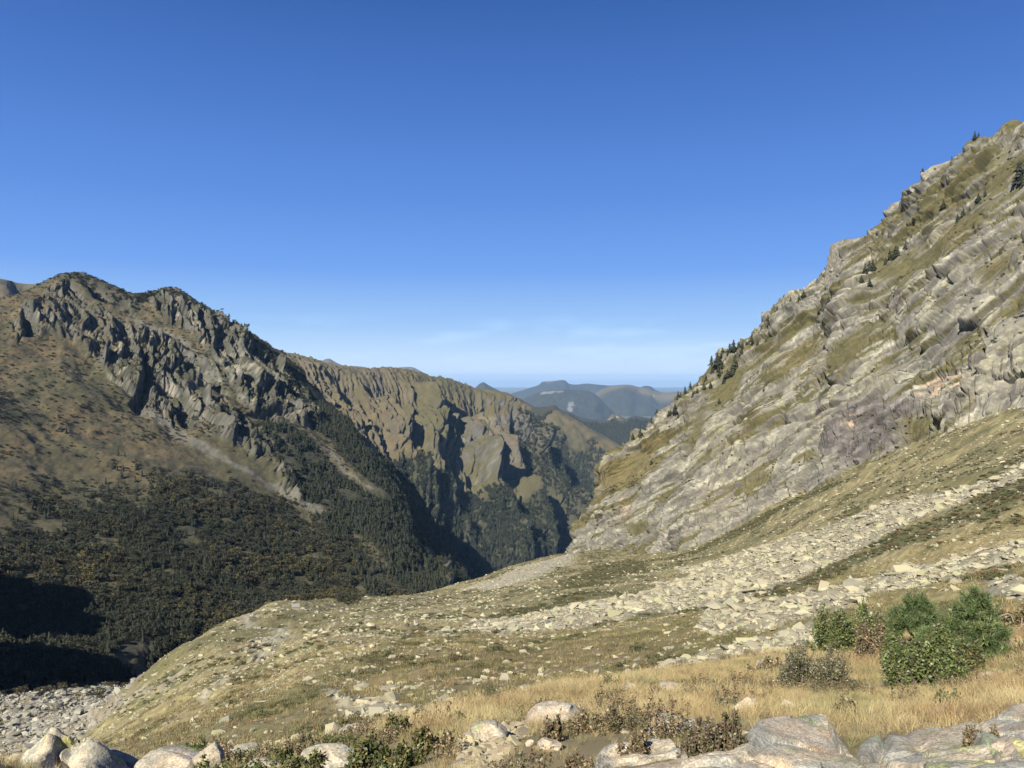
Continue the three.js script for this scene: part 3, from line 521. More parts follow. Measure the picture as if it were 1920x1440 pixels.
{
  const walls = [MA([[870, 890], [895, 800], [920, 790], [965, 805], [985, 850], [965, 905], [930, 905]]), MA([[695, 705], [715, 700], [725, 740], [705, 745]]), MA([[800, 740], [815, 745], [830, 800], [815, 830]]), MA([[850, 815], [870, 810], [880, 880], [840, 890]]), MA([[990, 845], [1010, 850], [1065, 1000], [1050, 1030], [1015, 940]]), MA([[930, 1010], [955, 1040], [950, 1070], [915, 1010]]), MA([[1030, 820], [1050, 830], [1110, 950], [1090, 960]])];
  // the ribs, by the crest column they hang from: place along the crest, width, height, where they start and end (0 foot .. 1 crest)
  const crestS = (u, v) => middle.find(u, v, MTOP);
  const ribs = [[[712, 770], [742, 845], 24, 55], [[590, 690], [640, 790], 30, 18], [[800, 740], [815, 850], 26, 75], [[828, 780], [835, 850], 14, 40], [[868, 810], [895, 895], 26, 75], [[905, 730], [985, 850], 30, 74], [[985, 850], [1025, 960], 30, 52], [[940, 745], [1010, 850], 22, 42], [[1010, 850], [1062, 1030], 26, 50], [[1000, 820], [1080, 970], 22, 26], [[650, 700], [680, 760], 16, 14], [[760, 720], [770, 860], 16, 14], [[900, 890], [960, 1060], 26, 70], [[960, 930], [1010, 1070], 26, 70], [[1060, 890], [1110, 1000], 24, 24], [[930, 800], [960, 900], 16, 26], [[780, 830], [830, 940], 20, 40], [[730, 860], [790, 960], 22, 45], [[1040, 960], [1080, 1060], 18, 50]].map(([a, b, w, h]) => ({ a: crestS(...a), b: crestS(...b), w, h }));
  const S = (s) => s * middle.sx, T = (t) => t * middle.sy;
  const relief = (p, n, s, t) => {
    const x = S(s), y = T(t), w = fbm(p.x * .004, p.y * .004, p.z * .004, 3), crest = 1 - sm(.60, .735, t) * .86, east = 1 - .62 * sm(.58, .76, s);
    let h = fbm(p.x * .003, p.y * .003, p.z * .003, 3) * 50 + (ridged(x * .008 + w * 1.4, y * .0016, 2, 4) - .5) * 62 * mix(1, .45, sm(.3, .7, t)) + (ridged(x * .03 + w, y * .004, 4, 3) - .5) * 24 + fbm(x * .07, y * .02, 5, 3) * 6 + blocks(x / 34, y / 140, 4) * 13;
    const crag = blocks(x / 13, y / 60, 5) * 8 + (ridged(x * .085 + w * 2, y * .010, 14, 3) - .5) * 9 + fbm(p.x * .06, p.y * .06, p.z * .06, 3) * 5;
    let rib = 0;
    for (const r of ribs) {
      const ax = S(r.a[0]), ay = T(r.a[1]), bx = S(r.b[0]), by = T(r.b[1]), f = (ay - y) / (ay - by + 1e-6), cx = mix(ax, bx, clamp(f, -.3, 1.4)) + w * 40, e = sm(-.22, .12, f) * sm(1.5, .85, f), dx = (x - cx) / r.w;
      // gentle on the sunny side, steep on the far side
      const prof = dx < 0 ? Math.exp(-dx * dx / 4.4) : Math.exp(-dx * dx / .18);
      rib += r.h * e * prof;
    }
    return (h * crest * east + crag * (1 - .5 * sm(.66, .745, t)) * (1 - .45 * sm(.58, .76, s)) + rib * (1 - sm(.69, .745, t) * .92)) * sm(0, .06, t);
  };
  const paint = (p, n, s, t) => {
    const x = S(s), y = T(t), big = fbm(p.x * .003, p.y * .003, p.z * .003, 3), mid = fbm(x * .03 + big * 3, y * .006, 3, 4), fine = fbm(p.x * .05, p.y * .05, p.z * .05, 3), tiny = fbm(p.x * .17, p.y * .17, p.z * .17, 2);
    let c = mixc(mixc(hill.brown, hill.rock, .25), hill.olive, sm(-.25, .15, -big + mid + (.6 - t) * .8));
    c = mixc(c, hill.russet, sm(.05, .35, mid + big * .8) * .3); c = mixc(c, hill.straw, sm(.16, .4, mid - fine * .4) * .3);
    let wl = -1e9; for (const f of walls) wl = Math.max(wl, f(s, t)); wl = sm(-14, 12, wl + fine * 40);
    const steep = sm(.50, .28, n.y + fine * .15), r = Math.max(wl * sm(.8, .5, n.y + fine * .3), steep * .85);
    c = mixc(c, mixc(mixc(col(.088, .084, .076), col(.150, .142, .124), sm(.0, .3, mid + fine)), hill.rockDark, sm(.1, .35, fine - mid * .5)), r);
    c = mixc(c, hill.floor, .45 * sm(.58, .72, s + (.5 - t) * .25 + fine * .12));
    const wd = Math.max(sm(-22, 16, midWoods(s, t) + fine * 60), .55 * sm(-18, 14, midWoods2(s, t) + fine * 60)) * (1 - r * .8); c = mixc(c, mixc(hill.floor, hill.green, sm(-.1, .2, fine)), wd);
    const k = 1.02 * (1 + tiny * .6 + fine * .35 + fbm(x * .12, y * .015, 8, 3) * .5);
    return [c[0] * k, c[1] * k, c[2] * k];
  };
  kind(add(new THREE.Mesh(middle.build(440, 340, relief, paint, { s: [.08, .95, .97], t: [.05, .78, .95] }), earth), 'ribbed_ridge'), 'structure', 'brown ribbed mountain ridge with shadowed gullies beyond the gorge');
}
console.log('middle done');

// ------------------------------------------------------------------ farther hills: each a crest line with a near and a far side
function hillRange(name, label, crest, { near = .55, drop = 300, rough = 30, freq = .002, paint, nu = 170, nv = 60 }) {
  const pts = crest.map((c) => at(...c)), rows = [];
  for (const [k, y] of [[1.15, 1], [1, .86], [.72, .60], [.45, .36], [.2, .14], [0, 0]]) rows.push(pts.map((p, i) => V(p.x * (1 - near * k * .9), p.y - drop * y, p.z + Math.abs(p.z) * near * k)));
  rows.push(pts.map((p) => V(p.x * 1.04, p.y - drop * .12, p.z - drop * .5))); rows.push(pts.map((p) => V(p.x * 1.12, p.y - drop * .9, p.z - drop * 2.2)));
  const q = new Patch(rows);
  const g = q.build(nu, nv, (p, n, s, t) => ((ridged(p.x * freq, p.y * freq, p.z * freq, 4) - .5) * rough + fbm(p.x * freq * 5, p.y * freq * 5, p.z * freq * 5, 3) * rough * .3) * (1 - sm(.6, .7, t) * .7), (p, n, s, t) => paint(p, n, s, t, q));
  kind(add(new THREE.Mesh(g, earth), name), 'structure', label);
  return q;
}
const woodsy = (f, meadow = .2) => (p, n, s, t) => { const a = fbm(p.x * f, p.y * f, p.z * f, 4), b = fbm(p.x * f * 6, p.y * f * 6, p.z * f * 6, 3); let c = mixc(col(.036, .041, .030), col(.025, .030, .023), sm(-.2, .2, b)); c = mixc(c, col(.105, .095, .05), sm(meadow, meadow + .12, a + b * .3)); const k = 1 + b * .5; return [c[0] * k, c[1] * k, c[2] * k]; };
const moor = (f) => (p, n, s, t) => { const a = fbm(p.x * f, p.y * f, p.z * f, 4), b = fbm(p.x * f * 7, p.y * f * 7, p.z * f * 7, 3); let c = mixc(col(.13, .10, .06), col(.10, .09, .05), sm(-.2, .2, a)); c = mixc(c, col(.28, .25, .2), sm(.22, .35, b + (.65 - n.y) * .5)); const k = 1 + b * .4; return [c[0] * k, c[1] * k, c[2] * k]; };
hillRange('left_back_ridge', 'pale brown ridge behind the left summit', [[-400, 480, 1500], [-150, 505, 1550], [0, 521, 1600], [30, 529, 1650], [60, 533, 1680], [100, 529, 1700], [160, 545, 1700], [260, 610, 1700]], { near: .22, drop: 200, rough: 22, freq: .006, paint: moor(.006), nu: 200, nv: 60 });
const spur = hillRange('grassy_spur', 'grassy spur descending to woods behind the ribbed ridge', [[840, 735, 3050], [900, 728, 3000], [925, 733, 2980], [955, 741, 2960], [985, 752, 2940], [1005, 762, 2900], [1022, 762, 2880], [1040, 759, 2860], [1060, 775, 2840], [1100, 800, 2800], [1180, 850, 2700]], { near: .14, drop: 340, rough: 55, freq: .004, nu: 200, nv: 100, paint: (p, n, s, t) => { const a = fbm(p.x * .004, p.y * .004, p.z * .004, 4), b = fbm(p.x * .03, p.y * .03, p.z * .03, 3); let c = mixc(hill.olive, hill.brown, sm(-.2, .2, a)); c = mixc(c, hill.floor, sm(-.05, .15, a + (.5 - t) * .9 + b * .3)); c = mixc(c, hill.rock, sm(.6, .35, n.y + b * .2) * .8); const k = 1 + b * .4; return [c[0] * k, c[1] * k, c[2] * k]; } });
const woodRidge = hillRange('wooded_ridge', 'dark wooded ridge in the valley', [[960, 760, 4300], [1030, 770, 4250], [1065, 774, 4200], [1092, 786, 4150], [1125, 790, 4100], [1150, 786, 4080], [1165, 790, 4050], [1191, 781, 4000], [1228, 790, 3950], [1270, 800, 3900], [1340, 830, 3850]], { near: .26, drop: 620, rough: 60, freq: .0025, paint: woodsy(.002, .45), nu: 200, nv: 100 });
hillRange('brown_hillock', 'small brown conical hilltop rising from the woods', [[1130, 793, 4090], [1140, 785, 4085], [1149, 777, 4080], [1157, 785, 4075], [1166, 793, 4070]], { near: .012, drop: 22, rough: 4, freq: .01, paint: moor(.008), nu: 60, nv: 30 });
hillRange('limestone_hill', 'wooded hill with a white limestone cliff', [[930, 775, 8600], [975, 752, 8600], [992, 744, 8600], [1022, 734, 8500], [1053, 734, 8500], [1079, 733, 8500], [1106, 736, 8500], [1122, 748, 8400], [1150, 775, 8400], [1190, 800, 8400]], {
  near: .2, drop: 900, rough: 130, freq: .0013, nu: 200, nv: 110,
  paint: (() => { const w = woodsy(.0012, .3); return (p, n, s, t) => { const b = fbm(p.x * .007, p.y * .004, p.z * .007, 4), c = w(p, n, s, t), near = (a, b2, ra, rb) => 1 - Math.hypot((s - a) / ra, (t - b2) / rb); return mixc(c, col(.27, .265, .25), Math.max(.6 * sm(.4, .9, near(.515, .52, .05, .12) + b * 2.2), .6 * sm(.45, .7, near(.36, .672, .2, .035) + b * 2.2))); }; })(),
});
hillRange('rounded_moor', 'rounded brown moor above dark woods', [[1060, 770, 9800], [1105, 748, 9800], [1125, 734, 9800], [1145, 726, 9800], [1173, 723, 9700], [1195, 727, 9700], [1215, 732, 9600], [1237, 738, 9600], [1276, 735, 9500], [1300, 738, 9500], [1400, 745, 9400]], { near: .2, drop: 950, rough: 120, freq: .001, nu: 180, nv: 80, paint: (() => { const w = woodsy(.001, .3), m = moor(.001); return (p, n, s, t) => mixc(w(p, n, s, t), m(p, n, s, t), sm(.575, .66, t + fbm(p.x * .0008, p.y * .0008, p.z * .0008, 3) * .14)); })() });
hillRange('table_hill', 'flat topped hill in blue haze', [[940, 752, 14000], [961, 739, 14000], [985, 731, 13900], [1009, 723, 13900], [1018, 717, 13900], [1035, 716, 13900], [1057, 714, 13900], [1066, 720, 13900], [1079, 722, 13900], [1097, 720, 13900], [1119, 721, 13800], [1141, 723, 13800], [1173, 724, 13800], [1195, 728, 13800], [1208, 725, 13700], [1220, 726, 13700], [1237, 735, 13700], [1300, 745, 13700]], { near: .14, drop: 1100, rough: 90, freq: .0009, nu: 180, nv: 60, paint: woodsy(.0008, .25) });
hillRange('dark_pyramid_hill', 'small dark pointed hill on the horizon', [[860, 745, 9000], [885, 733, 9000], [897, 723, 9000], [906, 718, 9000], [915, 723, 9000], [935, 733, 9000], [965, 748, 9000]], { near: .06, drop: 500, rough: 50, freq: .002, nu: 120, nv: 50, paint: woodsy(.001, .4) });
hillRange('blue_peak', 'distant blue peak over the ribbed ridge', [[680, 712, 11000], [705, 697, 11000], [722, 692, 11000], [745, 690, 11000], [772, 689, 11000], [785, 694, 11000], [800, 702, 11000], [815, 709, 11000], [850, 716, 11000]], { near: .08, drop: 700, rough: 60, freq: .002, nu: 140, nv: 50, paint: moor(.001) });
hillRange('blue_peak', 'distant blue cone left of the ribbed ridge crest', [[560, 700, 8000], [590, 684, 8000], [605, 677, 8000], [617, 673, 8000], [628, 679, 8000], [645, 686, 8000], [670, 687, 8000], [690, 690, 8000], [710, 700, 8000]], { near: .08, drop: 500, rough: 40, freq: .002, nu: 140, nv: 50, paint: moor(.001) });
hillRange('blue_peak', 'tiny distant cone beside the left mountain', [[510, 690, 7000], [532, 669, 7000], [540, 663, 7000], [549, 663, 7000], [560, 669, 7000], [590, 690, 7000]], { near: .08, drop: 400, rough: 25, freq: .003, nu: 100, nv: 40, paint: moor(.001) });
{ // the plain beyond the mountains, out to the horizon
  const g = new THREE.PlaneGeometry(90000, 36000, 90, 90); g.rotateX(-Math.PI / 2); g.translate(0, -420, -24000);
  const p = g.attributes.position, c = new Float32Array(p.count * 3);
  for (let i = 0; i < p.count; i++) { const a = n2(p.getX(i) * .0002, p.getZ(i) * .0002), k = mixc(col(.10, .11, .055), col(.19, .16, .08), sm(-.3, .3, a)); c[i * 3] = k[0]; c[i * 3 + 1] = k[1]; c[i * 3 + 2] = k[2]; }
  g.setAttribute('color', new THREE.BufferAttribute(c, 3));
  kind(add(new THREE.Mesh(g, earth), 'plain'), 'structure', 'hazy lowland plain at the horizon');
}
console.log('far done');
{ // off the frame to the left: the knoll whose shadow lies across the valley floor
  const c = V(-322, -40, -272), g = new THREE.SphereGeometry(1, 60, 40), p = g.attributes.position, k = new Float32Array(p.count * 3);
  for (let i = 0; i < p.count; i++) { const x = p.getX(i), y = p.getY(i), z = p.getZ(i), r = 1 + fbm(x * 1.6, y * 1.6, z * 1.6, 4) * .5; p.setXYZ(i, x * r * 62, y * r * 62 - 25, z * r * 52); const f = fbm(x * 6, y * 6, z * 6, 3), cc = mixc(hill.rock, hill.green, sm(-.2, .2, f)); k[i * 3] = cc[0]; k[i * 3 + 1] = cc[1]; k[i * 3 + 2] = cc[2]; }
  g.setAttribute('color', new THREE.BufferAttribute(k, 3)); g.computeVertexNormals();
  const m2 = new THREE.Mesh(g, earth); m2.position.set(-246, -44, -192); m2.scale.set(.72, .9, .8); kind(add(m2, 'rocky_knoll'), 'structure', 'smaller rocky knoll nearer the camera beside the valley floor');
  const m = new THREE.Mesh(g, earth); m.position.copy(c); kind(add(m, 'rocky_knoll'), 'structure', 'rocky knoll beside the valley floor');
}

// ------------------------------------------------------------------ stones
function boulderShape(seed, detail, cuts = 9, rough = .06, flat = .7) {
  SEED = seed;
  let g = new THREE.IcosahedronGeometry(1, detail); g.deleteAttribute('uv'); g.deleteAttribute('normal'); g = mergeVertices(g, 1e-4);
  const planes = []; for (let i = 0; i < cuts; i++) { const z = RR(-1, 1), a = RR(0, 6.283), r = Math.sqrt(1 - z * z); planes.push([r * Math.cos(a), z, r * Math.sin(a), RR(.55, .95)]); }
  const p = g.attributes.position, ox = RR(0, 50);
  for (let i = 0; i < p.count; i++) {
    const x = p.getX(i), y = p.getY(i), z = p.getZ(i); let r = 1;
    for (const q of planes) { const k = x * q[0] + y * q[1] + z * q[2]; if (k > .05) r = Math.min(r, q[3] / k); }
    r *= 1 + fbm(x * 2.2 + ox, y * 2.2, z * 2.2, 4) * rough * 2;
    p.setXYZ(i, x * r, y * r * flat, z * r);
  }
  return g;
}
const stoneShapes = [101, 202, 303, 404, 505, 606, 707].map((s) => { // broken angular blocks: the hull of a few scattered points
  SEED = s; const pts = []; for (let i = 0; i < 13; i++) { const z = RR(-1, 1), a = RR(0, 6.283), r = Math.sqrt(1 - z * z), k = RR(.75, 1.05); pts.push(V(r * Math.cos(a) * k, z * .7 * k, r * Math.sin(a) * k)); }
  return new ConvexGeometry(pts);
});
const stoneMat = new THREE.MeshStandardMaterial({ roughness: .92, color: tone }); stoneMat.name = 'pale stone';
const stoneTones = [col(.43, .40, .275), col(.395, .36, .245), col(.34, .315, .23), col(.40, .355, .24), col(.29, .27, .205), col(.37, .36, .22)].map(([r, g, b]) => new THREE.Color(r, g, b));
const stoneMats = stoneTones.map((c) => new THREE.MeshStandardMaterial({ roughness: .92, color: c.clone().multiplyScalar(TONE) }));
const M4 = new THREE.Matrix4(), Q4 = new THREE.Quaternion(), E4 = new THREE.Euler();
function instanced(name, label, sets, parentName) { // sets: [{geo, mat, list:[{p, q, s, c}]}]
  const g = new THREE.Group(); kind(g, 'stuff', label);
  sets.forEach(({ geo, mat, list }, i) => {
    if (!list.length) return;
    const m = new THREE.InstancedMesh(geo, mat, list.length); m.name = parentName; m.userData.kind = 'stuff';
    list.forEach((o, k) => { M4.compose(o.p, o.q, o.s); m.setMatrixAt(k, M4); m.setColorAt(k, o.c); });
    g.add(m);
  });
  return add(g, name);
}
{
  SEED = 4242;
  const stones = [];
  const put = (x, z, size, tone) => {
    const y = groundY(x, z), i = Math.floor(R() * stoneShapes.length);
    E4.set(RR(-.35, .35), RR(0, 6.28), RR(-.35, .35)); const q = new THREE.Quaternion().setFromEuler(E4), st = RR(.65, 1.5);
    const s = V(size * st * .5, size * RR(.4, .9) * .5, size / st * .5);
    const c = tone || stoneTones[Math.floor(R() * stoneTones.length)], k = RR(.82, 1.1);
    stones.push({ i, p: V(x, y + size * .06, z), q, s, c: new THREE.Color(c.r * k, c.g * k, c.b * k), size, px: size / -z, z });
  };
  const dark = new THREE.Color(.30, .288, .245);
  for (let n = 0; n < 900000; n++) {
    const a = RR(-.86, .86), d = Math.sqrt(RR(26 * 26, 460 * 460)), x = a * d, z = -d, e = R(), f = R();
    const k = stony(x, z), pw = Math.pow(e, -.5);       // a few large, very many small
    if (k > .05) {
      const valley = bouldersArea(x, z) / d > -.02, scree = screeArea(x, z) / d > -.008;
      const patchy = sm(-.42, .10, fbm2(x * .12, z * .12, 3) + k * .42 - .16);
      if (scree) { if (f < .10) put(x, z, Math.min(1.4, .34 * pw), null); continue; }
      if (f > k * patchy * (d < 70 ? 1 : .8) * (valley ? .6 : 1)) continue;
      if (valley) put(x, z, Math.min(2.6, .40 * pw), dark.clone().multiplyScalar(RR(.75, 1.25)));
      else put(x, z, Math.min(d < 70 ? 1.2 : 2.5, .22 * pw), null);
    } else {
      const field = sm(-1.1, -.4, a) * sm(400, 200, d) * sm(-.2, .25, fbm2(x * .06 + 9, z * .06, 3) + .05);
      if (f < .09 + (.22 + .32 * sm(170, 90, d) * sm(.5, .2, Math.abs(a + .02))) * field * (inside(greenAreas, x, z) > 0 ? .12 : 1)) put(x, z, Math.min(d < 120 ? .9 : 1.6, .15 * pw), null);
    }
  }
  // larger blocks that stand out one by one: column, row, width in picture columns
  for (const [u, v, w] of [[1418, 1038, 34], [1775, 1085, 48], [1810, 1065, 60], [1800, 1110, 58], [1795, 1125, 38], [1500, 1125, 40], [1235, 1122, 26], [1250, 1140, 26], [1300, 1180, 30], [1310, 1195, 30], [1210, 1208, 26], [1165, 1228, 20], [1230, 1195, 16], [1100, 1222, 26], [920, 1218, 20], [930, 1255, 18], [760, 1240, 20], [790, 1280, 28], [880, 1272, 18], [850, 1295, 16], [680, 1238, 12], [672, 1270, 12], [703, 1330, 26], [750, 1300, 18], [764, 1298, 20], [560, 1375, 22], [500, 1372, 20], [480, 1350, 12], [515, 1322, 14], [440, 1383, 18], [206, 1334, 20], [115, 1352, 22], [145, 1348, 12], [290, 1350, 14], [545, 1404, 26], [450, 1402, 40], [580, 1400, 16], [470, 1375, 26], [365, 1385, 30], [1860, 1148, 40], [1765, 1012, 12], [1630, 1036, 8], [1850, 1035, 44], [1330, 1250, 30], [1280, 1255, 34], [1390, 1232, 36], [1440, 1215, 30], [1250, 1265, 30], [1480, 1200, 30]]) {
    const p = onSlope(u, v, 22), d = -p.z; put(p.x, p.z, w / FOCAL * d * .72, null);
  }
  stones.sort((a, b) => b.px - a.px);
  const lone = stones.slice(0, 300), rest = stones.slice(300);
  const shapes = ['flat', 'blocky', 'wedge shaped', 'slab like', 'angular', 'squat', 'broken'], places = (x, z) => { let b = -1e9, k = 0; talusAreas.forEach((f, i) => { const v = f(x, z); if (v > b) { b = v; k = i; } }); return ['the upper talus band below the cliff', 'the lower talus band behind the dwarf pines', 'the near talus tongue below the golden grass', 'the pale talus patch at the right edge', 'the stone cluster at the lower left'][k]; };
  for (const o of lone) {
    const m = new THREE.Mesh(stoneShapes[o.i], stoneMats[Math.floor(R() * stoneMats.length)]);
    const valley = bouldersArea(o.p.x, o.p.z) > -.02 * -o.p.z;
    m.position.copy(o.p); m.quaternion.copy(o.q); m.scale.copy(o.s);
    const t = stony(o.p.x, o.p.z) > .4;
    const look = shapes[o.i], big = o.size > 1.3 ? 'large ' : o.size < .7 ? 'small ' : '', side = pix(o.p)[0] < 640 ? 'left of the moraine crest' : pix(o.p)[0] < 1100 ? 'below the middle of the bench' : 'under the granite cliff';
    tag(m, valley ? `${big}${look} grey boulder among the rubble on the valley floor` : t ? `${big}${look} pale boulder in ${places(o.p.x, o.p.z)}` : `${big}${look} pale boulder loose on the grassy slope ${side}`, 'boulder', valley ? 'boulders on the valley floor' : t ? 'boulders in the talus field' : 'boulders strewn on the grass');
    add(m, 'boulder');
  }
  instanced('talus_stones', 'countless smaller pale stones of the talus', stoneShapes.map((geo, i) => ({ geo, mat: stoneMat, list: rest.filter((o) => o.i === i) })), 'stones');
  console.log('stones', stones.length);
}

// ------------------------------------------------------------------ trees and shrubs seen from afar
function geoFrom(tris, colours) {
  const g = new THREE.BufferGeometry(); g.setAttribute('position', new THREE.Float32BufferAttribute(tris, 3)); if (colours) g.setAttribute('color', new THREE.Float32BufferAttribute(colours, 3)); g.computeVertexNormals(); return g;
}
function coniferCrown(seed, tiers = 7, spokes = 9) { // unit height, ragged drooping whorls
  SEED = seed; const t = [];
  for (let i = 0; i < tiers; i++) {
    const f = i / tiers, y0 = .10 + f * .86, r = .25 * Math.pow(1 - f, .8) * RR(.8, 1.15) + .02, top = y0 + .24 * (1 - f * .35), turn = RR(0, 6);
    for (let k = 0; k < spokes; k++) {
      const a = turn + (k + RR(-.25, .25)) / spokes * 6.283, da = 3.6 / spokes * RR(.6, 1.1), rr = r * RR(.6, 1.25), yy = y0 - RR(0, .07) * (1 - f);
      t.push(0, Math.min(1, top), 0, Math.cos(a - da) * rr * .75, yy + .05, Math.sin(a - da) * rr * .75, Math.cos(a) * rr, yy, Math.sin(a) * rr);
      t.push(0, Math.min(1, top), 0, Math.cos(a) * rr, yy, Math.sin(a) * rr, Math.cos(a + da) * rr * .75, yy + .05, Math.sin(a + da) * rr * .75);
    }
  }
  return geoFrom(t);
}
function leafBlob(seed, n, size, lobes, squash = 1) { // leaf clumps spread through a lobed crown, unit height
  SEED = seed; const t = [], L = []; for (let i = 0; i < lobes; i++) L.push([RR(-.26, .26), RR(.35, .78), RR(-.26, .26), RR(.15, .28)]);
  for (let i = 0; i < n; i++) {
    const l = L[Math.floor(R() * lobes)], z = RR(-1, 1), a = RR(0, 6.283), q = Math.sqrt(1 - z * z), r = l[3] * Math.pow(R(), .25);
    const c = V(l[0] + q * Math.cos(a) * r, (l[1] + z * r) * squash, l[2] + q * Math.sin(a) * r), e1 = V(RR(-1, 1), RR(-1, 1), RR(-1, 1)).normalize().multiplyScalar(size * RR(.6, 1.3)), e2 = V(RR(-1, 1), RR(-1, 1), RR(-1, 1)).normalize().multiplyScalar(size * RR(.6, 1.3));
    t.push(c.x - e1.x, c.y - e1.y, c.z - e1.z, c.x + e2.x, c.y + e2.y, c.z + e2.z, c.x + e1.x * .6 - e2.x * .7, c.y + e1.y * .6 - e2.y * .7, c.z + e1.z * .6 - e2.z * .7);
  }
  return geoFrom(t);
}
function trunkGeo(h, r0, r1, seg = 6, bend = 0) {
  const g = new THREE.CylinderGeometry(r1, r0, h, seg, 3); g.translate(0, h / 2, 0); const p = g.attributes.position; for (let i = 0; i < p.count; i++) { const y = p.getY(i) / h; p.setX(i, p.getX(i) + bend * y * y); } g.computeVertexNormals(); return g;
}
const leafMat = new THREE.MeshStandardMaterial({ roughness: .9, color: tone }); leafMat.name = 'foliage'; leafMat.side = THREE.DoubleSide;
const barkMat = new THREE.MeshStandardMaterial({ roughness: .95, color: new THREE.Color(.07, .05, .036) });
const conifers = [1, 2, 3].map((s) => coniferCrown(900 + s)), blobs = [1, 2, 3].map((s) => leafBlob(950 + s, 130, .10, 7)), mats = [1, 2].map((s) => leafBlob(980 + s, 120, .10, 9, .8));
const pineTones = [col(.020, .027, .013), col(.026, .033, .014), col(.033, .039, .016), col(.017, .023, .012)], leafTones = [col(.033, .037, .014), col(.053, .050, .019), col(.074, .064, .023), col(.056, .043, .019), col(.023, .028, .013), col(.088, .079, .026), col(.034, .034, .016)];
const toneMats = new Map();
const matOf = (c) => { const k = c.join(); if (!toneMats.has(k)) { const m = new THREE.MeshStandardMaterial({ roughness: .9, color: new THREE.Color(...c).multiplyScalar(TONE) }); m.side = THREE.DoubleSide; toneMats.set(k, m); } return toneMats.get(k); };
const upright = () => new THREE.Quaternion().setFromEuler(new THREE.Euler(RR(-.05, .05), RR(0, 6.28), RR(-.05, .05)));
const unitTrunk = trunkGeo(.5, .028, .014);
function tree(name, label, category, group, crown, tone, p, h, w) {
  const g = new THREE.Group(); g.position.copy(p); g.rotation.y = RR(0, 6.28); g.scale.set(h * w, h, h * w);
  const t = new THREE.Mesh(unitTrunk, barkMat); t.name = 'trunk'; t.position.y = -.04; const c = new THREE.Mesh(crown, matOf(tone)); c.name = 'crown'; g.add(t, c);
  tag(g, label, category, group); return add(g, name);
}
function scatter(patch, n, accept, seed) { // accept(s, t, p) -> null or { kind, h, w, tone }
  SEED = seed; const out = [];
  for (let i = 0; i < n; i++) { const s = R(), t = R(), p = patch.spot(s, t), k = accept(s, t, p); if (k) out.push({ ...k, p, px: k.h / -p.z }); }
  return out;
}
function asSets(list, tall) {
  const sets = [...conifers, ...blobs].map((geo) => ({ geo, mat: leafMat, list: [] }));
  for (const o of list) { const k = RR(.75, 1.2), i = o.kind === 'conifer' ? Math.floor(R() * 3) : 3 + Math.floor(R() * 3); sets[i].list.push({ p: V(o.p.x, o.p.y - .03 * o.h, o.p.z), q: upright(), s: V(o.h * o.w, o.h, o.h * o.w), c: new THREE.Color(o.tone[0] * k, o.tone[1] * k, o.tone[2] * k) }); }
  return sets;
}
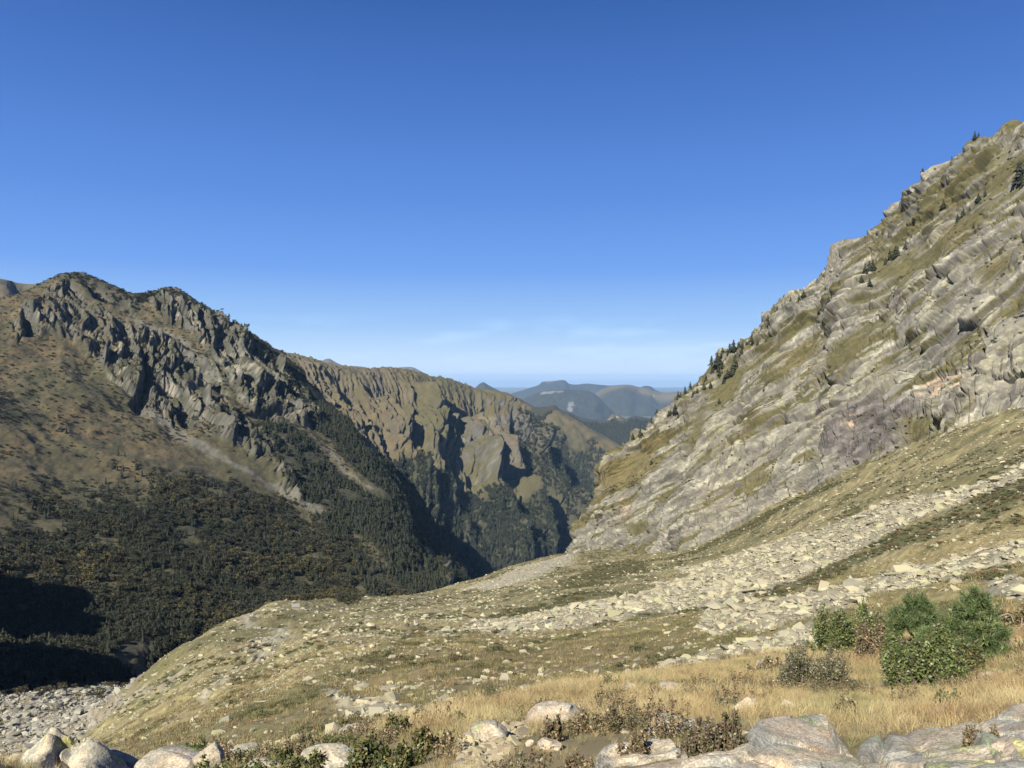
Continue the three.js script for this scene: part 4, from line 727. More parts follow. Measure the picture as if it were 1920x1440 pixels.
{
  // left mountain: the gorge woods, the crest, the mixed wood on the valley floor, dwarf shrubs on the heath
  const pick = (a) => a[Math.floor(R() * a.length)];
  const list = scatter(left, 330000, (s, t, p) => {
    if (t > .88) return null;
    const w = n2(p.x * .02, p.z * .02 + p.y * .02), f = R();
    let g = Math.max(leftWoods[0](s, t), leftWoods[1](s, t)) + w * 14, m = Math.max(leftMeadow[0](s, t), leftMeadow[1](s, t)), c = Math.max(leftCrest[0](s, t), leftCrest[1](s, t)) + w * 10;
    const steep = left.up(s, t).y;
    if (g > 0 && m < 0 && fbm(p.x * .03, p.y * .03, p.z * .03 + 3, 3) > -.13 && f < .30 * sm(.15, .5, steep)) return { kind: f < .15 ? 'conifer' : 'broad', h: RR(3, 8) * (f < .15 ? 1.15 : .8), w: RR(.8, 1.4), tone: pick(pineTones) };
    if (c > 0 && f < .14) return { kind: f < .06 ? 'conifer' : 'broad', h: RR(2.5, 6), w: RR(1, 1.6), tone: pick(pineTones) };
    const low = leftLow(s, t) + 55 * sm(.16, .10, t) + w * 30 + fbm(p.x * .012, p.y * .012, p.z * .012, 3) * 110;
    if (low > -45 && f < .33 * sm(-45, 60, low) * sm(-.26, -.02, fbm(p.x * .035 + 9, p.y * .035, p.z * .035, 3))) {
      const autumn = n2(p.x * .015 + 4, p.z * .015);
      return f < .02 ? { kind: 'conifer', h: RR(3, 7), w: 1, tone: pick(pineTones) } : { kind: 'broad', h: (1.3 + 5 * Math.pow(R(), 1.8)) * (autumn > 0 ? 1.1 : .85), w: RR(.9, 1.4), tone: autumn + RR(-.3, .3) > .12 ? pick(leafTones) : pick([leafTones[4], leafTones[4], leafTones[6], pineTones[2], pineTones[1]]) };
    }
    const sh = fbm(p.x * .02 + 7, p.y * .02, p.z * .02, 3);
    if (f < (.09 * sm(.04, .2, sh) + .07 * sm(.5, .6, t)) * sm(.95, .8, t)) return { kind: 'broad', h: RR(.6, 2.2), w: RR(1.5, 2.8), tone: pick([pineTones[2], leafTones[4], leafTones[6]]) };
    return null;
  }, 77);
  const autumn = list.filter((o) => o.kind === 'broad' && leafTones.indexOf(o.tone) >= 0 && o.h > 2.5 && Math.abs(pix(o.p)[0] - 480) < 500).sort((a, b) => b.px - a.px).slice(0, 300), set = new Set(autumn);
  SEED = 78;
  for (const o of autumn) {
    const gold = [1, 2, 5].includes(leafTones.indexOf(o.tone)), rust = leafTones.indexOf(o.tone) === 3;
    const [u, v] = pix(o.p), where = v > 1130 ? (u < 230 ? 'in the shaded hollow at the left edge' : 'near the foot of the moraine') : v < 1000 ? 'at the upper edge of the valley wood' : u < 300 ? 'on the left side of the valley wood' : u < 460 ? 'in the middle of the valley wood' : 'on the gorge side of the valley wood';
    const hue = gold ? 'yellowing' : rust ? 'rust brown' : leafTones.indexOf(o.tone) === 4 ? 'dark green' : 'dull green', tall = o.h > 5 ? 'tall' : o.h > 3.4 ? 'middling' : 'low', form = o.w > 1.2 ? 'spreading' : 'narrow';
    tree('broadleaf_tree', `${tall} ${form} ${hue} broadleaf tree ${where}`, 'tree', `${hue} trees of the valley wood`, blobs[Math.floor(R() * 3)], o.tone, V(o.p.x, o.p.y - .1, o.p.z), o.h, o.w);
  }
  instanced('valley_wood', 'dense mixed wood and dwarf shrubs on the left mountainside', asSets(list.filter((o) => !set.has(o))), 'wood');
  // ribbed ridge
  const far = scatter(middle, 220000, (s, t, p) => {
    if (t > .72) return null;
    const w = n2(p.x * .01, p.z * .01 + p.y * .01), g2 = midWoods2(s, t) + w * 60 - 8, g = Math.max(midWoods(s, t) + w * 35, g2), f = R() * (g2 === g ? 2.2 : 1), steep = middle.up(s, t).y;
    return g > 0 && f < .55 * sm(.10, .35, steep) ? { kind: R() < .6 ? 'conifer' : 'broad', h: RR(5, 11), w: RR(.9, 1.5), tone: R() < .8 ? pick(pineTones) : leafTones[4] } : null;
  }, 79);
  instanced('gorge_wood', 'conifer wood clinging to the gorge walls below the ribbed ridge', asSets(far), 'wood');
  const dist = [...scatter(woodRidge, 26000, (s, t) => t < .66 && t > .2 ? { kind: 'conifer', h: RR(12, 24), w: RR(1, 1.5), tone: pick(pineTones) } : null, 80), ...scatter(spur, 16000, (s, t, p) => t < .6 && fbm(p.x * .004, p.y * .004, p.z * .004, 4) + (.5 - t) * .9 > .02 ? { kind: 'conifer', h: RR(8, 16), w: RR(1, 1.5), tone: pick(pineTones) } : null, 81)];
  instanced('distant_wood', 'far off wood covering the valley ridge', asSets(dist), 'wood');
  console.log('trees', list.length, far.length, dist.length);
}
// pines along the skyline of the granite mountain: column, row of the foot, height in picture rows
{
  SEED = 555;
  const pines = [[1386, 668, 24], [1376, 674, 22], [1366, 682, 18], [1351, 692, 27], [1343, 698, 24], [1336, 704, 18], [1322, 716, 16], [1402, 656, 16], [1410, 650, 12], [1394, 664, 18], [1380, 690, 28], [1370, 700, 24], [1362, 706, 18], [1470, 580, 10], [1476, 579, 13], [1482, 577, 12], [1490, 575, 11], [1500, 570, 9], [1636, 526, 26], [1644, 518, 24], [1628, 534, 22], [1684, 486, 26], [1676, 492, 22], [1692, 482, 20], [1912, 352, 50], [1918, 366, 46], [1826, 276, 16], [1834, 272, 18], [1840, 268, 14], [1808, 296, 12], [1790, 306, 10], [1740, 336, 10], [1678, 412, 10], [1664, 424, 9], [1652, 440, 10], [1612, 470, 12], [1206, 826, 18], [1196, 832, 13], [1190, 838, 10], [1228, 798, 14], [1240, 788, 12], [1252, 778, 12], [1262, 768, 12], [1290, 744, 16], [1300, 736, 14], [1310, 728, 12], [1218, 868, 10], [1422, 650, 14], [1430, 640, 10], [1440, 622, 10], [1545, 655, 10], [1580, 556, 14], [1640, 555, 18], [1620, 548, 16], [1670, 500, 14], [1700, 470, 16], [1790, 410, 16], [1800, 404, 20], [1810, 400, 16], [1770, 392, 22], [1838, 380, 18], [1850, 372, 14], [1905, 395, 16], [1580, 590, 16], [1572, 560, 12], [1830, 430, 12], [1345, 755, 12], [1330, 790, 9]];
  const line = [[1232, 794], [1262, 768], [1293, 738], [1330, 706], [1360, 688], [1390, 662], [1430, 620], [1470, 582], [1535, 535]];
  for (let i = 0; i < 34; i++) { const f = R() * (line.length - 1.01), k = Math.floor(f), g = f - k; pines.push([mix(line[k][0], line[k + 1][0], g) + RR(2, 10), mix(line[k][1], line[k + 1][1], g) + RR(2, 16), RR(8, 19)]); }
  for (const [u, v, h] of pines) {
    const [s, t] = right.find(u, v, 6 / 8), p = right.spot(s, t), H = h / FOCAL * -p.z;
    p.y -= H * .08;
    const part = u < 1270 ? 'low above the gorge' : u < 1440 ? 'in the lower pine row' : u < 1560 ? 'below the pinnacle' : u < 1720 ? 'just right of the pinnacle' : u < 1870 ? 'towards the summit' : 'at the right edge', big = h > 23 ? 'tall' : h > 13 ? 'small' : 'tiny';
    tree('pine_tree', t > .7 ? `${big} dark pine on the granite skyline ${part}` : `${big} dark pine on a ledge of the granite face ${part}`, 'tree', t > .7 ? 'pines on the granite skyline' : 'pines on the granite face', conifers[Math.floor(R() * 3)], pineTones[Math.floor(R() * 4)], p, H, RR(1.0, 1.7));
  }
  // low juniper and bilberry mats on the slope and the ledges
  const list = [];
  const mat = (x, z, size) => { const k = RR(.7, 1.3), c = R() < .6 ? col(.075, .078, .026) : R() < .6 ? col(.10, .085, .03) : col(.14, .085, .04); list.push({ p: V(x, groundY(x, z) - size * .12, z), q: upright(), s: V(size * RR(.8, 1.5), size * RR(.32, .55), size * RR(.8, 1.5)), c: new THREE.Color(c[0] * k, c[1] * k, c[2] * k) }); };
  for (let i = 0; i < 260000; i++) {
    const a = RR(-.86, .86), d = Math.sqrt(RR(24 * 24, 430 * 430)), x = a * d, z = -d, f = R();
    const g = greenAt(x, z), m = fbm2(x * .14, z * .14 + 20, 3) + fbm2(x * .03, z * .03, 3) * .6, st = stony(x, z);
    if (f < .75 * g * sm(-.4, .1, m + .25) || f < .42 * sm(.05, .28, m) * (1 - st) || f < .07 * st * sm(.0, .2, m)) mat(x, z, RR(.35, 1.3));
  }
  instanced('juniper_mats', 'low dark juniper and bilberry mats across the slope', mats.map((geo, i) => ({ geo, mat: leafMat, list: list.filter((o, k) => k % 2 === i) })), 'mats');
  console.log('mats', list.length);
}

{ // shrubs on the ledges of the granite face, and scrub on the valley floor behind the moraine
  SEED = 881; const list = [];
  for (let i = 0; i < 42000; i++) {
    const s = R(), t = RR(.13, .76), f = R(), p = right.spot(s, t), n = right.up(s, t), m = fbm(p.x * .03, p.y * .03, p.z * .03, 3) + fbm(p.x * .12, p.y * .12, p.z * .12, 2) * .6;
    if (f > .26 * sm(.05, .3, m + sm(.3, .7, t) * .12) * sm(.25, .6, n.y)) continue;
    const z = RR(.5, 1.9), k = RR(.7, 1.3), c = R() < .7 ? col(.050, .053, .020) : col(.085, .070, .026); list.push({ p: V(p.x, p.y - z * .15, p.z), q: upright(), s: V(z * RR(.8, 1.4), z * RR(.5, 1), z * RR(.8, 1.4)), c: new THREE.Color(c[0] * k, c[1] * k, c[2] * k) });
  }
  instanced('ledge_shrubs', 'dark shrubs scattered over the ledges of the granite face', mats.map((geo, i) => ({ geo, mat: leafMat, list: list.filter((o, k) => k % 2 === i) })), 'shrubs');
  const low = [];
  for (let i = 0; i < 26000; i++) {
    const a = RR(-.9, -.2), d = Math.sqrt(RR(150 * 150, 420 * 420)), x = a * d, z = -d, y = groundY(x, z); if (y > -74 - 20 * sm(-.3, -.6, a) || R() > (bouldersArea(x, z) / d > -.004 ? .14 * sm(-.15, .15, fbm2(x * .06, z * .06, 2)) : .5)) continue;
    const h = .8 + 2.6 * R() * R(), k = RR(.75, 1.2), c = leafTones[Math.floor(R() * 7)]; low.push({ kind: 'broad', p: V(x, y, z), h, w: RR(1, 1.7), tone: [c[0] * k, c[1] * k, c[2] * k] });
  }
  instanced('valley_scrub', 'dense scrub on the valley floor behind the moraine', asSets(low), 'scrub');
  console.log('ledge', list.length, 'scrub', low.length);
}

// ------------------------------------------------------------------ foreground rocks
const spotAt = (u, v, dmin = 1.6) => { const p = onSlope(u, v, dmin); p.y = groundY(p.x, p.z); return p; };
// grain of the granite: a tile of speckle and pits, 0.7 m across
const grain = (() => {
  const N = 512, map = new Uint8Array(N * N * 4), bump = new Uint8Array(N * N * 4), lat = (x, y, f, k) => PERM[(PERM[(((x % f) + f) % f + k * 37) & 255] + (((y % f) + f) % f)) & 255] / 255;
  const vn = (u, v, f, k) => { const x = u * f, y = v * f, i = Math.floor(x), j = Math.floor(y), a = x - i, b = y - j, s = a * a * (3 - 2 * a), t = b * b * (3 - 2 * b); return mix(mix(lat(i, j, f, k), lat(i + 1, j, f, k), s), mix(lat(i, j + 1, f, k), lat(i + 1, j + 1, f, k), s), t); };
  for (let j = 0; j < N; j++) for (let i = 0; i < N; i++) {
    const u = i / N, v = j / N, a = vn(u, v, 6, 1), b = vn(u, v, 24, 2), c = vn(u, v, 90, 3), e = vn(u, v, 200, 4), o = (j * N + i) * 4;
    const h = a * .2 + b * .3 + c * .35 + e * .15 - sm(.75, .9, b) * .25, g = clamp(.62 + (c - .5) * .5 + (b - .5) * .25 + (e - .5) * .45 + (a - .5) * .1), warm = (a - .5) * .08;
    for (let k = 0; k < 3; k++) { bump[o + k] = clamp(h) * 255; map[o + k] = clamp(.86 + (g - .62) * .5 + [warm, 0, -warm][k]) * 255; } map[o + 3] = bump[o + 3] = 255;
  }
  const tex = (d, srgb) => { const t = new THREE.DataTexture(d, N, N); t.wrapS = t.wrapT = THREE.RepeatWrapping; t.magFilter = THREE.LinearFilter; t.minFilter = THREE.LinearMipmapLinearFilter; t.generateMipmaps = true; t.repeat.set(1.4, 1.4); if (srgb) t.colorSpace = THREE.SRGBColorSpace; t.needsUpdate = true; return t; };
  return { map: tex(map, true), bump: tex(bump, false) };
})();
const rockMat = matte({ roughness: .9, color: tone, map: grain.map, bumpMap: grain.bump, bumpScale: .006 }); rockMat.name = 'weathered granite';
const keepOut = [];                                        // footprints where no grass grows: x, z, half width, half depth, turn
function rockColour(x, y, z, up, o) {
  const a = fbm(x * 1.6 + o.seed, y * 1.6, z * 1.6, 4), b = fbm(x * 7 + o.seed, y * 7, z * 7, 3), c = fbm(x * 26, y * 26, z * 26 + o.seed, 2);
  let k = mixc(o.base || col(.45, .40, .315), col(.335, .30, .25), sm(-.05, .3, a + b * .4));
  k = mixc(k, col(.52, .46, .36), sm(-.05, .25, -a + b * .7) * .8);
  k = mixc(k, col(.47, .36, .265), sm(.08, .3, b - a * .6) * (o.pink ?? .45));
  k = mixc(k, col(.30, .33, .17), sm(.02, .22, a + b * .5 + (o.lichen ?? 0) - .16) * .8);
  k = mixc(k, col(.45, .47, .11), sm(.06, .2, b + a * .5 + (o.yellow ?? -.4)) * .85);
  k = mixc(k, col(.13, .12, .105), sm(.14, .28, c * .8 + b * .7 - .03) * .4); k = mixc(k, col(.27, .26, .215), sm(.0, .12, fbm(x * 3.3 + 9, y * 3.3, z * 3.3 + o.seed, 4)) * .55);
  const g = 1.3 * (o.dim ?? 1) * (1 + c * .45 + b * .2); return [k[0] * g, k[1] * g, k[2] * g];
}
// a rock whose outline fills a box of w x h picture units centred on column u, row v, at d metres
function rockThing(name, label, u, v, w, h, d, o = {}) {
  if (d < 20) d = -onSlope(u, v + h * .3, 1.6).z;
  const g0 = boulderShape(o.seed ?? 1, Math.round((o.detail ?? 26) * .62), o.cuts ?? 10, o.rough ?? .05, 1), W = w / FOCAL * d / 2, H = h / FOCAL * d / 2, D = W * (o.depth ?? .9);
  g0.computeBoundingBox(); const bb = g0.boundingBox, p = g0.attributes.position, c = new Float32Array(p.count * 3), r = V(0, 0, 0);
  const ax = o.tilt ?? 0;
  for (let i = 0; i < p.count; i++) {
    const x = (p.getX(i) - (bb.min.x + bb.max.x) / 2) / ((bb.max.x - bb.min.x) / 2), y = (p.getY(i) - (bb.min.y + bb.max.y) / 2) / ((bb.max.y - bb.min.y) / 2), z = p.getZ(i) / ((bb.max.z - bb.min.z) / 2);
    r.set(x * W, y * H + x * W * ax, z * D);
    // cracks and pitting, in metres
    const cr = Math.abs(n3(r.x * 2.2 + (o.seed ?? 1), r.y * 2.2, r.z * 2.2)), pit = fbm(r.x * 9, r.y * 9 + (o.seed ?? 1), r.z * 9, 3);
    const s = 1 - sm(.05, 0, cr) * .06 + pit * .06 + fbm(r.x * 30, r.y * 30, r.z * 30, 2) * .02; r.multiplyScalar(s);
    p.setXYZ(i, r.x, r.y, r.z);
    const k = rockColour(r.x, r.y, r.z, 0, { seed: 0, ...o }); c[i * 3] = k[0]; c[i * 3 + 1] = k[1]; c[i * 3 + 2] = k[2];
  }
  g0.setAttribute('color', new THREE.BufferAttribute(c, 3)); { const uv = new Float32Array(p.count * 2); for (let i = 0; i < p.count; i++) { uv[i * 2] = p.getX(i) + p.getZ(i) * .4; uv[i * 2 + 1] = p.getY(i) * .8 - p.getZ(i) * .8; } g0.setAttribute('uv', new THREE.BufferAttribute(uv, 2)); }
  const g = toCreasedNormals(g0, .55), m = new THREE.Mesh(g, rockMat);
  m.position.copy(at(u, v, d)); m.rotation.y = o.turn ?? 0;
  tag(m, label, 'rock', o.group);
  keepOut.push([m.position.x, m.position.z, W * .93, D * .93]);
  return add(m, name);
}
// a rock with a surveyed skyline: profile = [column, row] at d metres, from left to right; it slopes towards the camera over 'front' metres and drops off behind
const bare = [];                                            // outlines of the ledges
function ledgeRock(name, label, profile, d0, o = {}) {
  const nx = o.nx ?? 110, nw = o.nw ?? 70, lift = o.lift ?? 14, front = o.front ?? .8, back = o.back ?? .3, pos = [], colr = [], idx = [], seed = o.seed ?? 1;
  const pts = profile.map(([u, v]) => at(u, v, o.fixed ? d0 : -onSlope(u, v + lift, 1.7).z)), x0 = pts[0].x, x1 = pts[pts.length - 1].x, backEdge = [], frontEdge = [];
  for (let i = 0; i <= nx; i++) {
    const f0 = i / nx * (pts.length - 1), k = Math.min(pts.length - 2, Math.floor(f0)), f = f0 - k, q4 = (c) => cat(pts[Math.max(0, k - 1)][c], pts[k][c], pts[k + 1][c], pts[Math.min(pts.length - 1, k + 2)][c], f);
    const x = q4('x'), top = q4('y'), d = -q4('z'), end = sm(0, .07, i / nx) * sm(1, .93, i / nx), fr = Math.min(front, d - 1.4);
    for (let j = 0; j <= nw; j++) {
      const w = j / nw, b = .74; let z, y; const g0 = groundY(x, -d);
      if (w < b) { const q = 1 - w / b; z = fr * q; const gx = x * (1 - z / d * .5), thick = Math.max(.07, top - g0); y = mix(top, groundY(gx, -d + z) + thick * (o.keep ?? .85), Math.min(1, q * 1.6)) - Math.pow(q, 7) * (thick * (o.keep ?? .85) + .22) + (o.hump ?? .03) * Math.sin(q * 3.14); } else { const q = (w - b) / (1 - b); z = -back * Math.sin(q * 1.57); y = top - (top - g0 + .25) * (1 - Math.cos(q * 1.57)); }
      let px = x * (1 - z / d * .5), py = y, pz = -d + z;
      const c = blocks(px * 1.1 + seed, pz * 1.6, 9, .8, .5), cr = sm(.05, 0, Math.abs(n3(px * 1.3 + seed, py * 1.3, pz * 1.3)));
      py += (fbm(px * 1.6 + seed, py * 1.6, pz * 1.6, 3) * .07 + c * .05 - cr * .05 + fbm(px * 8, pz * 8, seed, 3) * .012 + fbm(px * 26, pz * 26, seed, 2) * .007) * (w > .66 && w < .8 ? .6 : 1) * (o.rough ?? 1) - (1 - end) * .2;
      pos.push(px, py, pz); colr.push(...rockColour(px, py, pz, 0, { seed: 0, ...o }));
      if (j === 0) frontEdge.push([px, pz]); if (j === nw) backEdge.push([px, pz]);
      if (i < nx && j < nw) { const a = i * (nw + 1) + j, c2 = a + nw + 1; idx.push(a, c2, c2 + 1, a, c2 + 1, a + 1); }
    }
  }
  const g = new THREE.BufferGeometry(), c0 = pts[pts.length >> 1].clone();
  for (let i = 0; i < pos.length; i += 3) { pos[i] -= c0.x; pos[i + 1] -= c0.y; pos[i + 2] -= c0.z; }
  g.setAttribute('position', new THREE.Float32BufferAttribute(pos, 3)); g.setAttribute('color', new THREE.Float32BufferAttribute(colr, 3)); g.setIndex(idx); { const uv = []; for (let i = 0; i < pos.length; i += 3) uv.push(pos[i], pos[i + 1] * .6 - pos[i + 2]); g.setAttribute('uv', new THREE.Float32BufferAttribute(uv, 2)); }
  const m = new THREE.Mesh(toCreasedNormals(g, .5), rockMat); m.position.copy(c0); tag(m, label, 'rock');
  bare.push(polygon([...backEdge, ...frontEdge.reverse()]));
  return add(m, name);
}
ledgeRock('rock', 'pointed pale rock with lichen at the lower left corner', [[18, 1450], [40, 1415], [62, 1398], [84, 1382], [92, 1370], [102, 1372], [116, 1388], [140, 1396], [168, 1394], [188, 1402], [212, 1424], [232, 1450], [244, 1480]], 6.8, { seed: 12, yellow: -.14, pink: .3, base: col(.47, .43, .32), front: 1.3, fixed: 1, keep: .3, rough: 2.2 });
ledgeRock('rock', 'dark edged slab leaning against the pointed rock', [[180, 1410], [190, 1391], [205, 1396], [226, 1406], [246, 1414], [262, 1424], [272, 1440], [276, 1480]], 7.1, { seed: 14, pink: .2, front: .5, nx: 60, nw: 40, fixed: 1, keep: .3, rough: 1.8 });
ledgeRock('rock', 'grey rounded slab at the bottom below the brown heather', [[1112, 1440], [1130, 1415], [1160, 1402], [1190, 1400], [1215, 1392], [1245, 1390], [1270, 1396], [1290, 1420], [1296, 1450]], 4.4, { seed: 31, pink: .4, front: .85, lift: 22, keep: .35 });
ledgeRock('rock', 'large granite slab with green lichen at the bottom centre right', [[1262, 1450], [1290, 1430], [1340, 1418], [1395, 1402], [1420, 1384], [1450, 1370], [1490, 1364], [1530, 1352], [1552, 1354], [1562, 1366], [1570, 1390], [1582, 1410], [1590, 1450]], 4.1, { seed: 33, lichen: .07, pink: .5, front: 1.05, lift: 24, keep: .35, nx: 180, nw: 110, base: col(.45, .40, .315) });
ledgeRock('rock', 'long pale granite slab at the lower right', [[1618, 1450], [1632, 1412], [1660, 1392], [1700, 1386], [1745, 1378], [1790, 1372], [1830, 1366], [1850, 1372], [1866, 1440]], 4.1, { seed: 41, pink: .45, front: .65, lift: 22, keep: .35, nx: 150 });
ledgeRock('rock', 'greenish granite boulder at the right edge', [[1826, 1400], [1845, 1364], [1870, 1350], [1900, 1336], [1930, 1322], [1975, 1318], [2040, 1330], [2060, 1400]], 4.2, { seed: 42, lichen: .12, pink: .2, front: .42, lift: 26, keep: .35 });
ledgeRock('rock', 'yellow green lichen covered rock in the bottom right corner', [[1730, 1462], [1760, 1430], [1800, 1418], [1850, 1412], [1890, 1398], [1930, 1382], [1990, 1376], [2040, 1400], [2060, 1470]], 3.15, { seed: 43, yellow: .10, lichen: .2, pink: .1, front: .5, lift: 24, keep: .4 });
rockThing('rock', 'low pale rock right of the pointed rock', 318, 1444, 130, 60, 6.9, { seed: 15, detail: 26, yellow: -.25 });
rockThing('rock', 'grey capped block in the bottom left rock row', 388, 1433, 66, 74, 6.6, { seed: 16, detail: 24, cuts: 8, pink: .2 });
rockThing('rock', 'tilted split rock with a shadowed gap at bottom left', 446, 1422, 84, 44, 6.6, { seed: 17, detail: 24, tilt: .35, cuts: 8 });
rockThing('rock', 'flat white rock half sunk at the bottom left', 486, 1444, 80, 30, 6.2, { seed: 18, detail: 22 });
rockThing('rock', 'long white flat boulder in green bilberry', 612, 1424, 106, 44, 6.6, { seed: 21, detail: 30, cuts: 9, pink: .15, base: col(.50, .46, .36), tilt: .06 });
rockThing('rock', 'rough white rock beside the green shrub', 668, 1376, 70, 32, 8.5, { seed: 22, detail: 24, rough: .1, pink: .2 });
rockThing('rock', 'pinkish slab at the edge of the stone cluster', 790, 1338, 56, 24, 9.3, { seed: 23, detail: 22, pink: .8 });
rockThing('rock', 'small pale flat stone in grass above the trail', 844, 1352, 26, 14, 8.2, { seed: 24, detail: 16 });
rockThing('rock', 'rounded grey boulder at the head of the trail', 916, 1378, 74, 48, 6.4, { seed: 25, detail: 28, cuts: 6, rough: .05, pink: .1, base: col(.34, .33, .28) });
rockThing('rock', 'broad pink slab beside the trail', 1038, 1346, 108, 44, 7.6, { seed: 26, detail: 30, pink: 1, cuts: 9, tilt: .1 });
rockThing('rock', 'small bright white stone beside the trail', 993, 1394, 16, 14, 5.6, { seed: 27, detail: 12, pink: 0, base: col(.55, .53, .46) });
rockThing('rock', 'grey rock half hidden in grass right of the trail', 1030, 1398, 46, 26, 5.3, { seed: 28, detail: 20, pink: .1 });
rockThing('rock', 'narrow grey ledge rock behind the olive heather', 1270, 1362, 120, 26, 5.2, { seed: 34, detail: 22, lichen: .1 });
rockThing('rock', 'small lichen grey block in golden grass', 1396, 1324, 48, 34, 6.1, { seed: 35, detail: 24, cuts: 8 });
rockThing('rock', 'little broken pale stone in golden grass', 1480, 1322, 30, 22, 6.2, { seed: 36, detail: 18, pink: .3 });
rockThing('rock', 'pale round boulder below the grey heather shrub', 1434, 1246, 34, 20, 10.6, { seed: 37, detail: 20 });
rockThing('rock', 'flat grey stone at the crest of the grassy rise', 1262, 1290, 48, 22, 9.4, { seed: 38, detail: 20 });
rockThing('rock', 'jagged white stone on the crest near the tussock', 1184, 1292, 30, 26, 9.6, { seed: 39, detail: 18, rough: .1 });
rockThing('rock', 'low flat stone showing through grass on the right', 1772, 1336, 58, 16, 5.0, { seed: 40, detail: 18 });
rockThing('rock', 'small pale stone at the foot of the pines', 1852, 1268, 34, 14, 8.6, { seed: 44, detail: 16 });

// ------------------------------------------------------------------ the trodden trail and its gravel
const trailArea = polygon([[880, 1442], [872, 1412], [880, 1388], [905, 1372], [948, 1366], [985, 1352], [1000, 1360], [985, 1376], [962, 1390], [945, 1410], [930, 1442]].map(([u, v]) => { const p = onSlope(u, v, 2); return [p.x, p.z]; }));
{
  SEED = 321; const list = [];
  for (let i = 0; i < 26000 && list.length < 1500; i++) {
    const u = RR(860, 1010), v = RR(1340, 1446), p = onSlope(u, v, 2); if (trailArea(p.x, p.z) < -.03) continue;
    const s = Math.min(.075, .020 * Math.pow(R(), -.36)), y = groundY(p.x, p.z), c = stoneTones[Math.floor(R() * stoneTones.length)], k = RR(.7, 1.1);
    list.push({ i: Math.floor(R() * 7), p: V(p.x, y + s * .15, p.z), q: new THREE.Quaternion().setFromEuler(new THREE.Euler(RR(-.5, .5), RR(0, 6), RR(-.5, .5))), s: V(s * RR(.6, 1.2), s * RR(.4, .8), s * RR(.6, 1.2)), c: new THREE.Color(c.r * k * 1.02, c.g * k * .93, c.b * k * .88) });
  }
  instanced('trail_gravel', 'loose pinkish gravel on the narrow trail', stoneShapes.map((geo, i) => ({ geo, mat: stoneMat, list: list.filter((o) => o.i === i) })), 'gravel');
}

// ------------------------------------------------------------------ grass
function tuft(seed, blades, h, spread, lean, width) {
  SEED = seed; const t = [], c = [];
  for (let i = 0; i < blades; i++) {
    const a = RR(0, 6.283), r = spread * Math.sqrt(R()), x = Math.cos(a) * r, z = Math.sin(a) * r, H = h * RR(.45, 1), out = RR(.15, .9) * lean * H, dx = Math.cos(a + RR(-.6, .6)) * out + .18 * H * lean, dz = Math.sin(a + RR(-.6, .6)) * out, w = width * RR(.6, 1.2), wa = RR(0, 3.14), wx = Math.cos(wa) * w, wz = Math.sin(wa) * w;
    const p1 = [x + dx * .25, H * .5, z + dz * .25], p2 = [x + dx * .6, H * .85, z + dz * .6], p3 = [x + dx, H * RR(.85, 1.02), z + dz];
    const k = RR(.75, 1.25), g = RR(.9, 1.1), put = (...q) => { for (const v of q) { t.push(...v); c.push(k, k * g, k * g * RR(.85, 1.1)); } };
    const L = (q, s) => [q[0] - wx * s, q[1], q[2] - wz * s], Rr = (q, s) => [q[0] + wx * s, q[1], q[2] + wz * s], b = [x, -.02, z];
    put(L(b, 1), Rr(b, 1), Rr(p1, .8)); put(L(b, 1), Rr(p1, .8), L(p1, .8)); put(L(p1, .8), Rr(p1, .8), Rr(p2, .5)); put(L(p1, .8), Rr(p2, .5), L(p2, .5)); put(L(p2, .5), Rr(p2, .5), p3);
  }
  return geoFrom(t, c);
}
const grassMat = new THREE.MeshStandardMaterial({ color: tone, roughness: .8, vertexColors: true, side: THREE.DoubleSide }); grassMat.name = 'dry grass';
const tufts = [1, 2, 3].map((s) => tuft(600 + s, [38, 50, 34][s - 1], .27, [.11, .05, .13][s - 1], [1.1, 2.1, 1.5][s - 1], .0026)), farTufts = [1, 2].map((s) => tuft(620 + s, 16, .30, .26, .9, .012));
const blocked = (x, z) => { for (const f of bare) if (f(x, z) > .13) return true;  for (const [cx, cz, w, d] of keepOut) if (((x - cx) / w) ** 2 + ((z - cz) / d) ** 2 < 1) return true; return trailArea(x, z) > .0; };
const GR = { gold: col(.385, .295, .145), straw: col(.45, .37, .20), olive: col(.23, .215, .085), green: col(.15, .16, .055), rust: col(.25, .155, .08), pale: col(.40, .36, .20) };
const lowSpots = [];

// ------------------------------------------------------------------ shrubs near the camera
const twigMat = new THREE.MeshStandardMaterial({ roughness: .95, color: new THREE.Color(.09, .07, .052) });
function tubeBetween(t, a, b, ra, rb, n = 5) {            // raw triangles of a thin tapered rod
  const d = b.clone().sub(a).normalize(), e = Math.abs(d.y) > .9 ? V(1, 0, 0) : V(0, 1, 0), u = V(0, 0, 0).crossVectors(d, e).normalize(), w = V(0, 0, 0).crossVectors(d, u);
  const ring = (c, r, k) => { const q = k / n * 6.2832; return [c.x + (u.x * Math.cos(q) + w.x * Math.sin(q)) * r, c.y + (u.y * Math.cos(q) + w.y * Math.sin(q)) * r, c.z + (u.z * Math.cos(q) + w.z * Math.sin(q)) * r]; };
  for (let k = 0; k < n; k++) t.push(...ring(a, ra, k), ...ring(b, rb, k + 1), ...ring(b, rb, k), ...ring(a, ra, k), ...ring(a, ra, k + 1), ...ring(b, rb, k + 1));
}
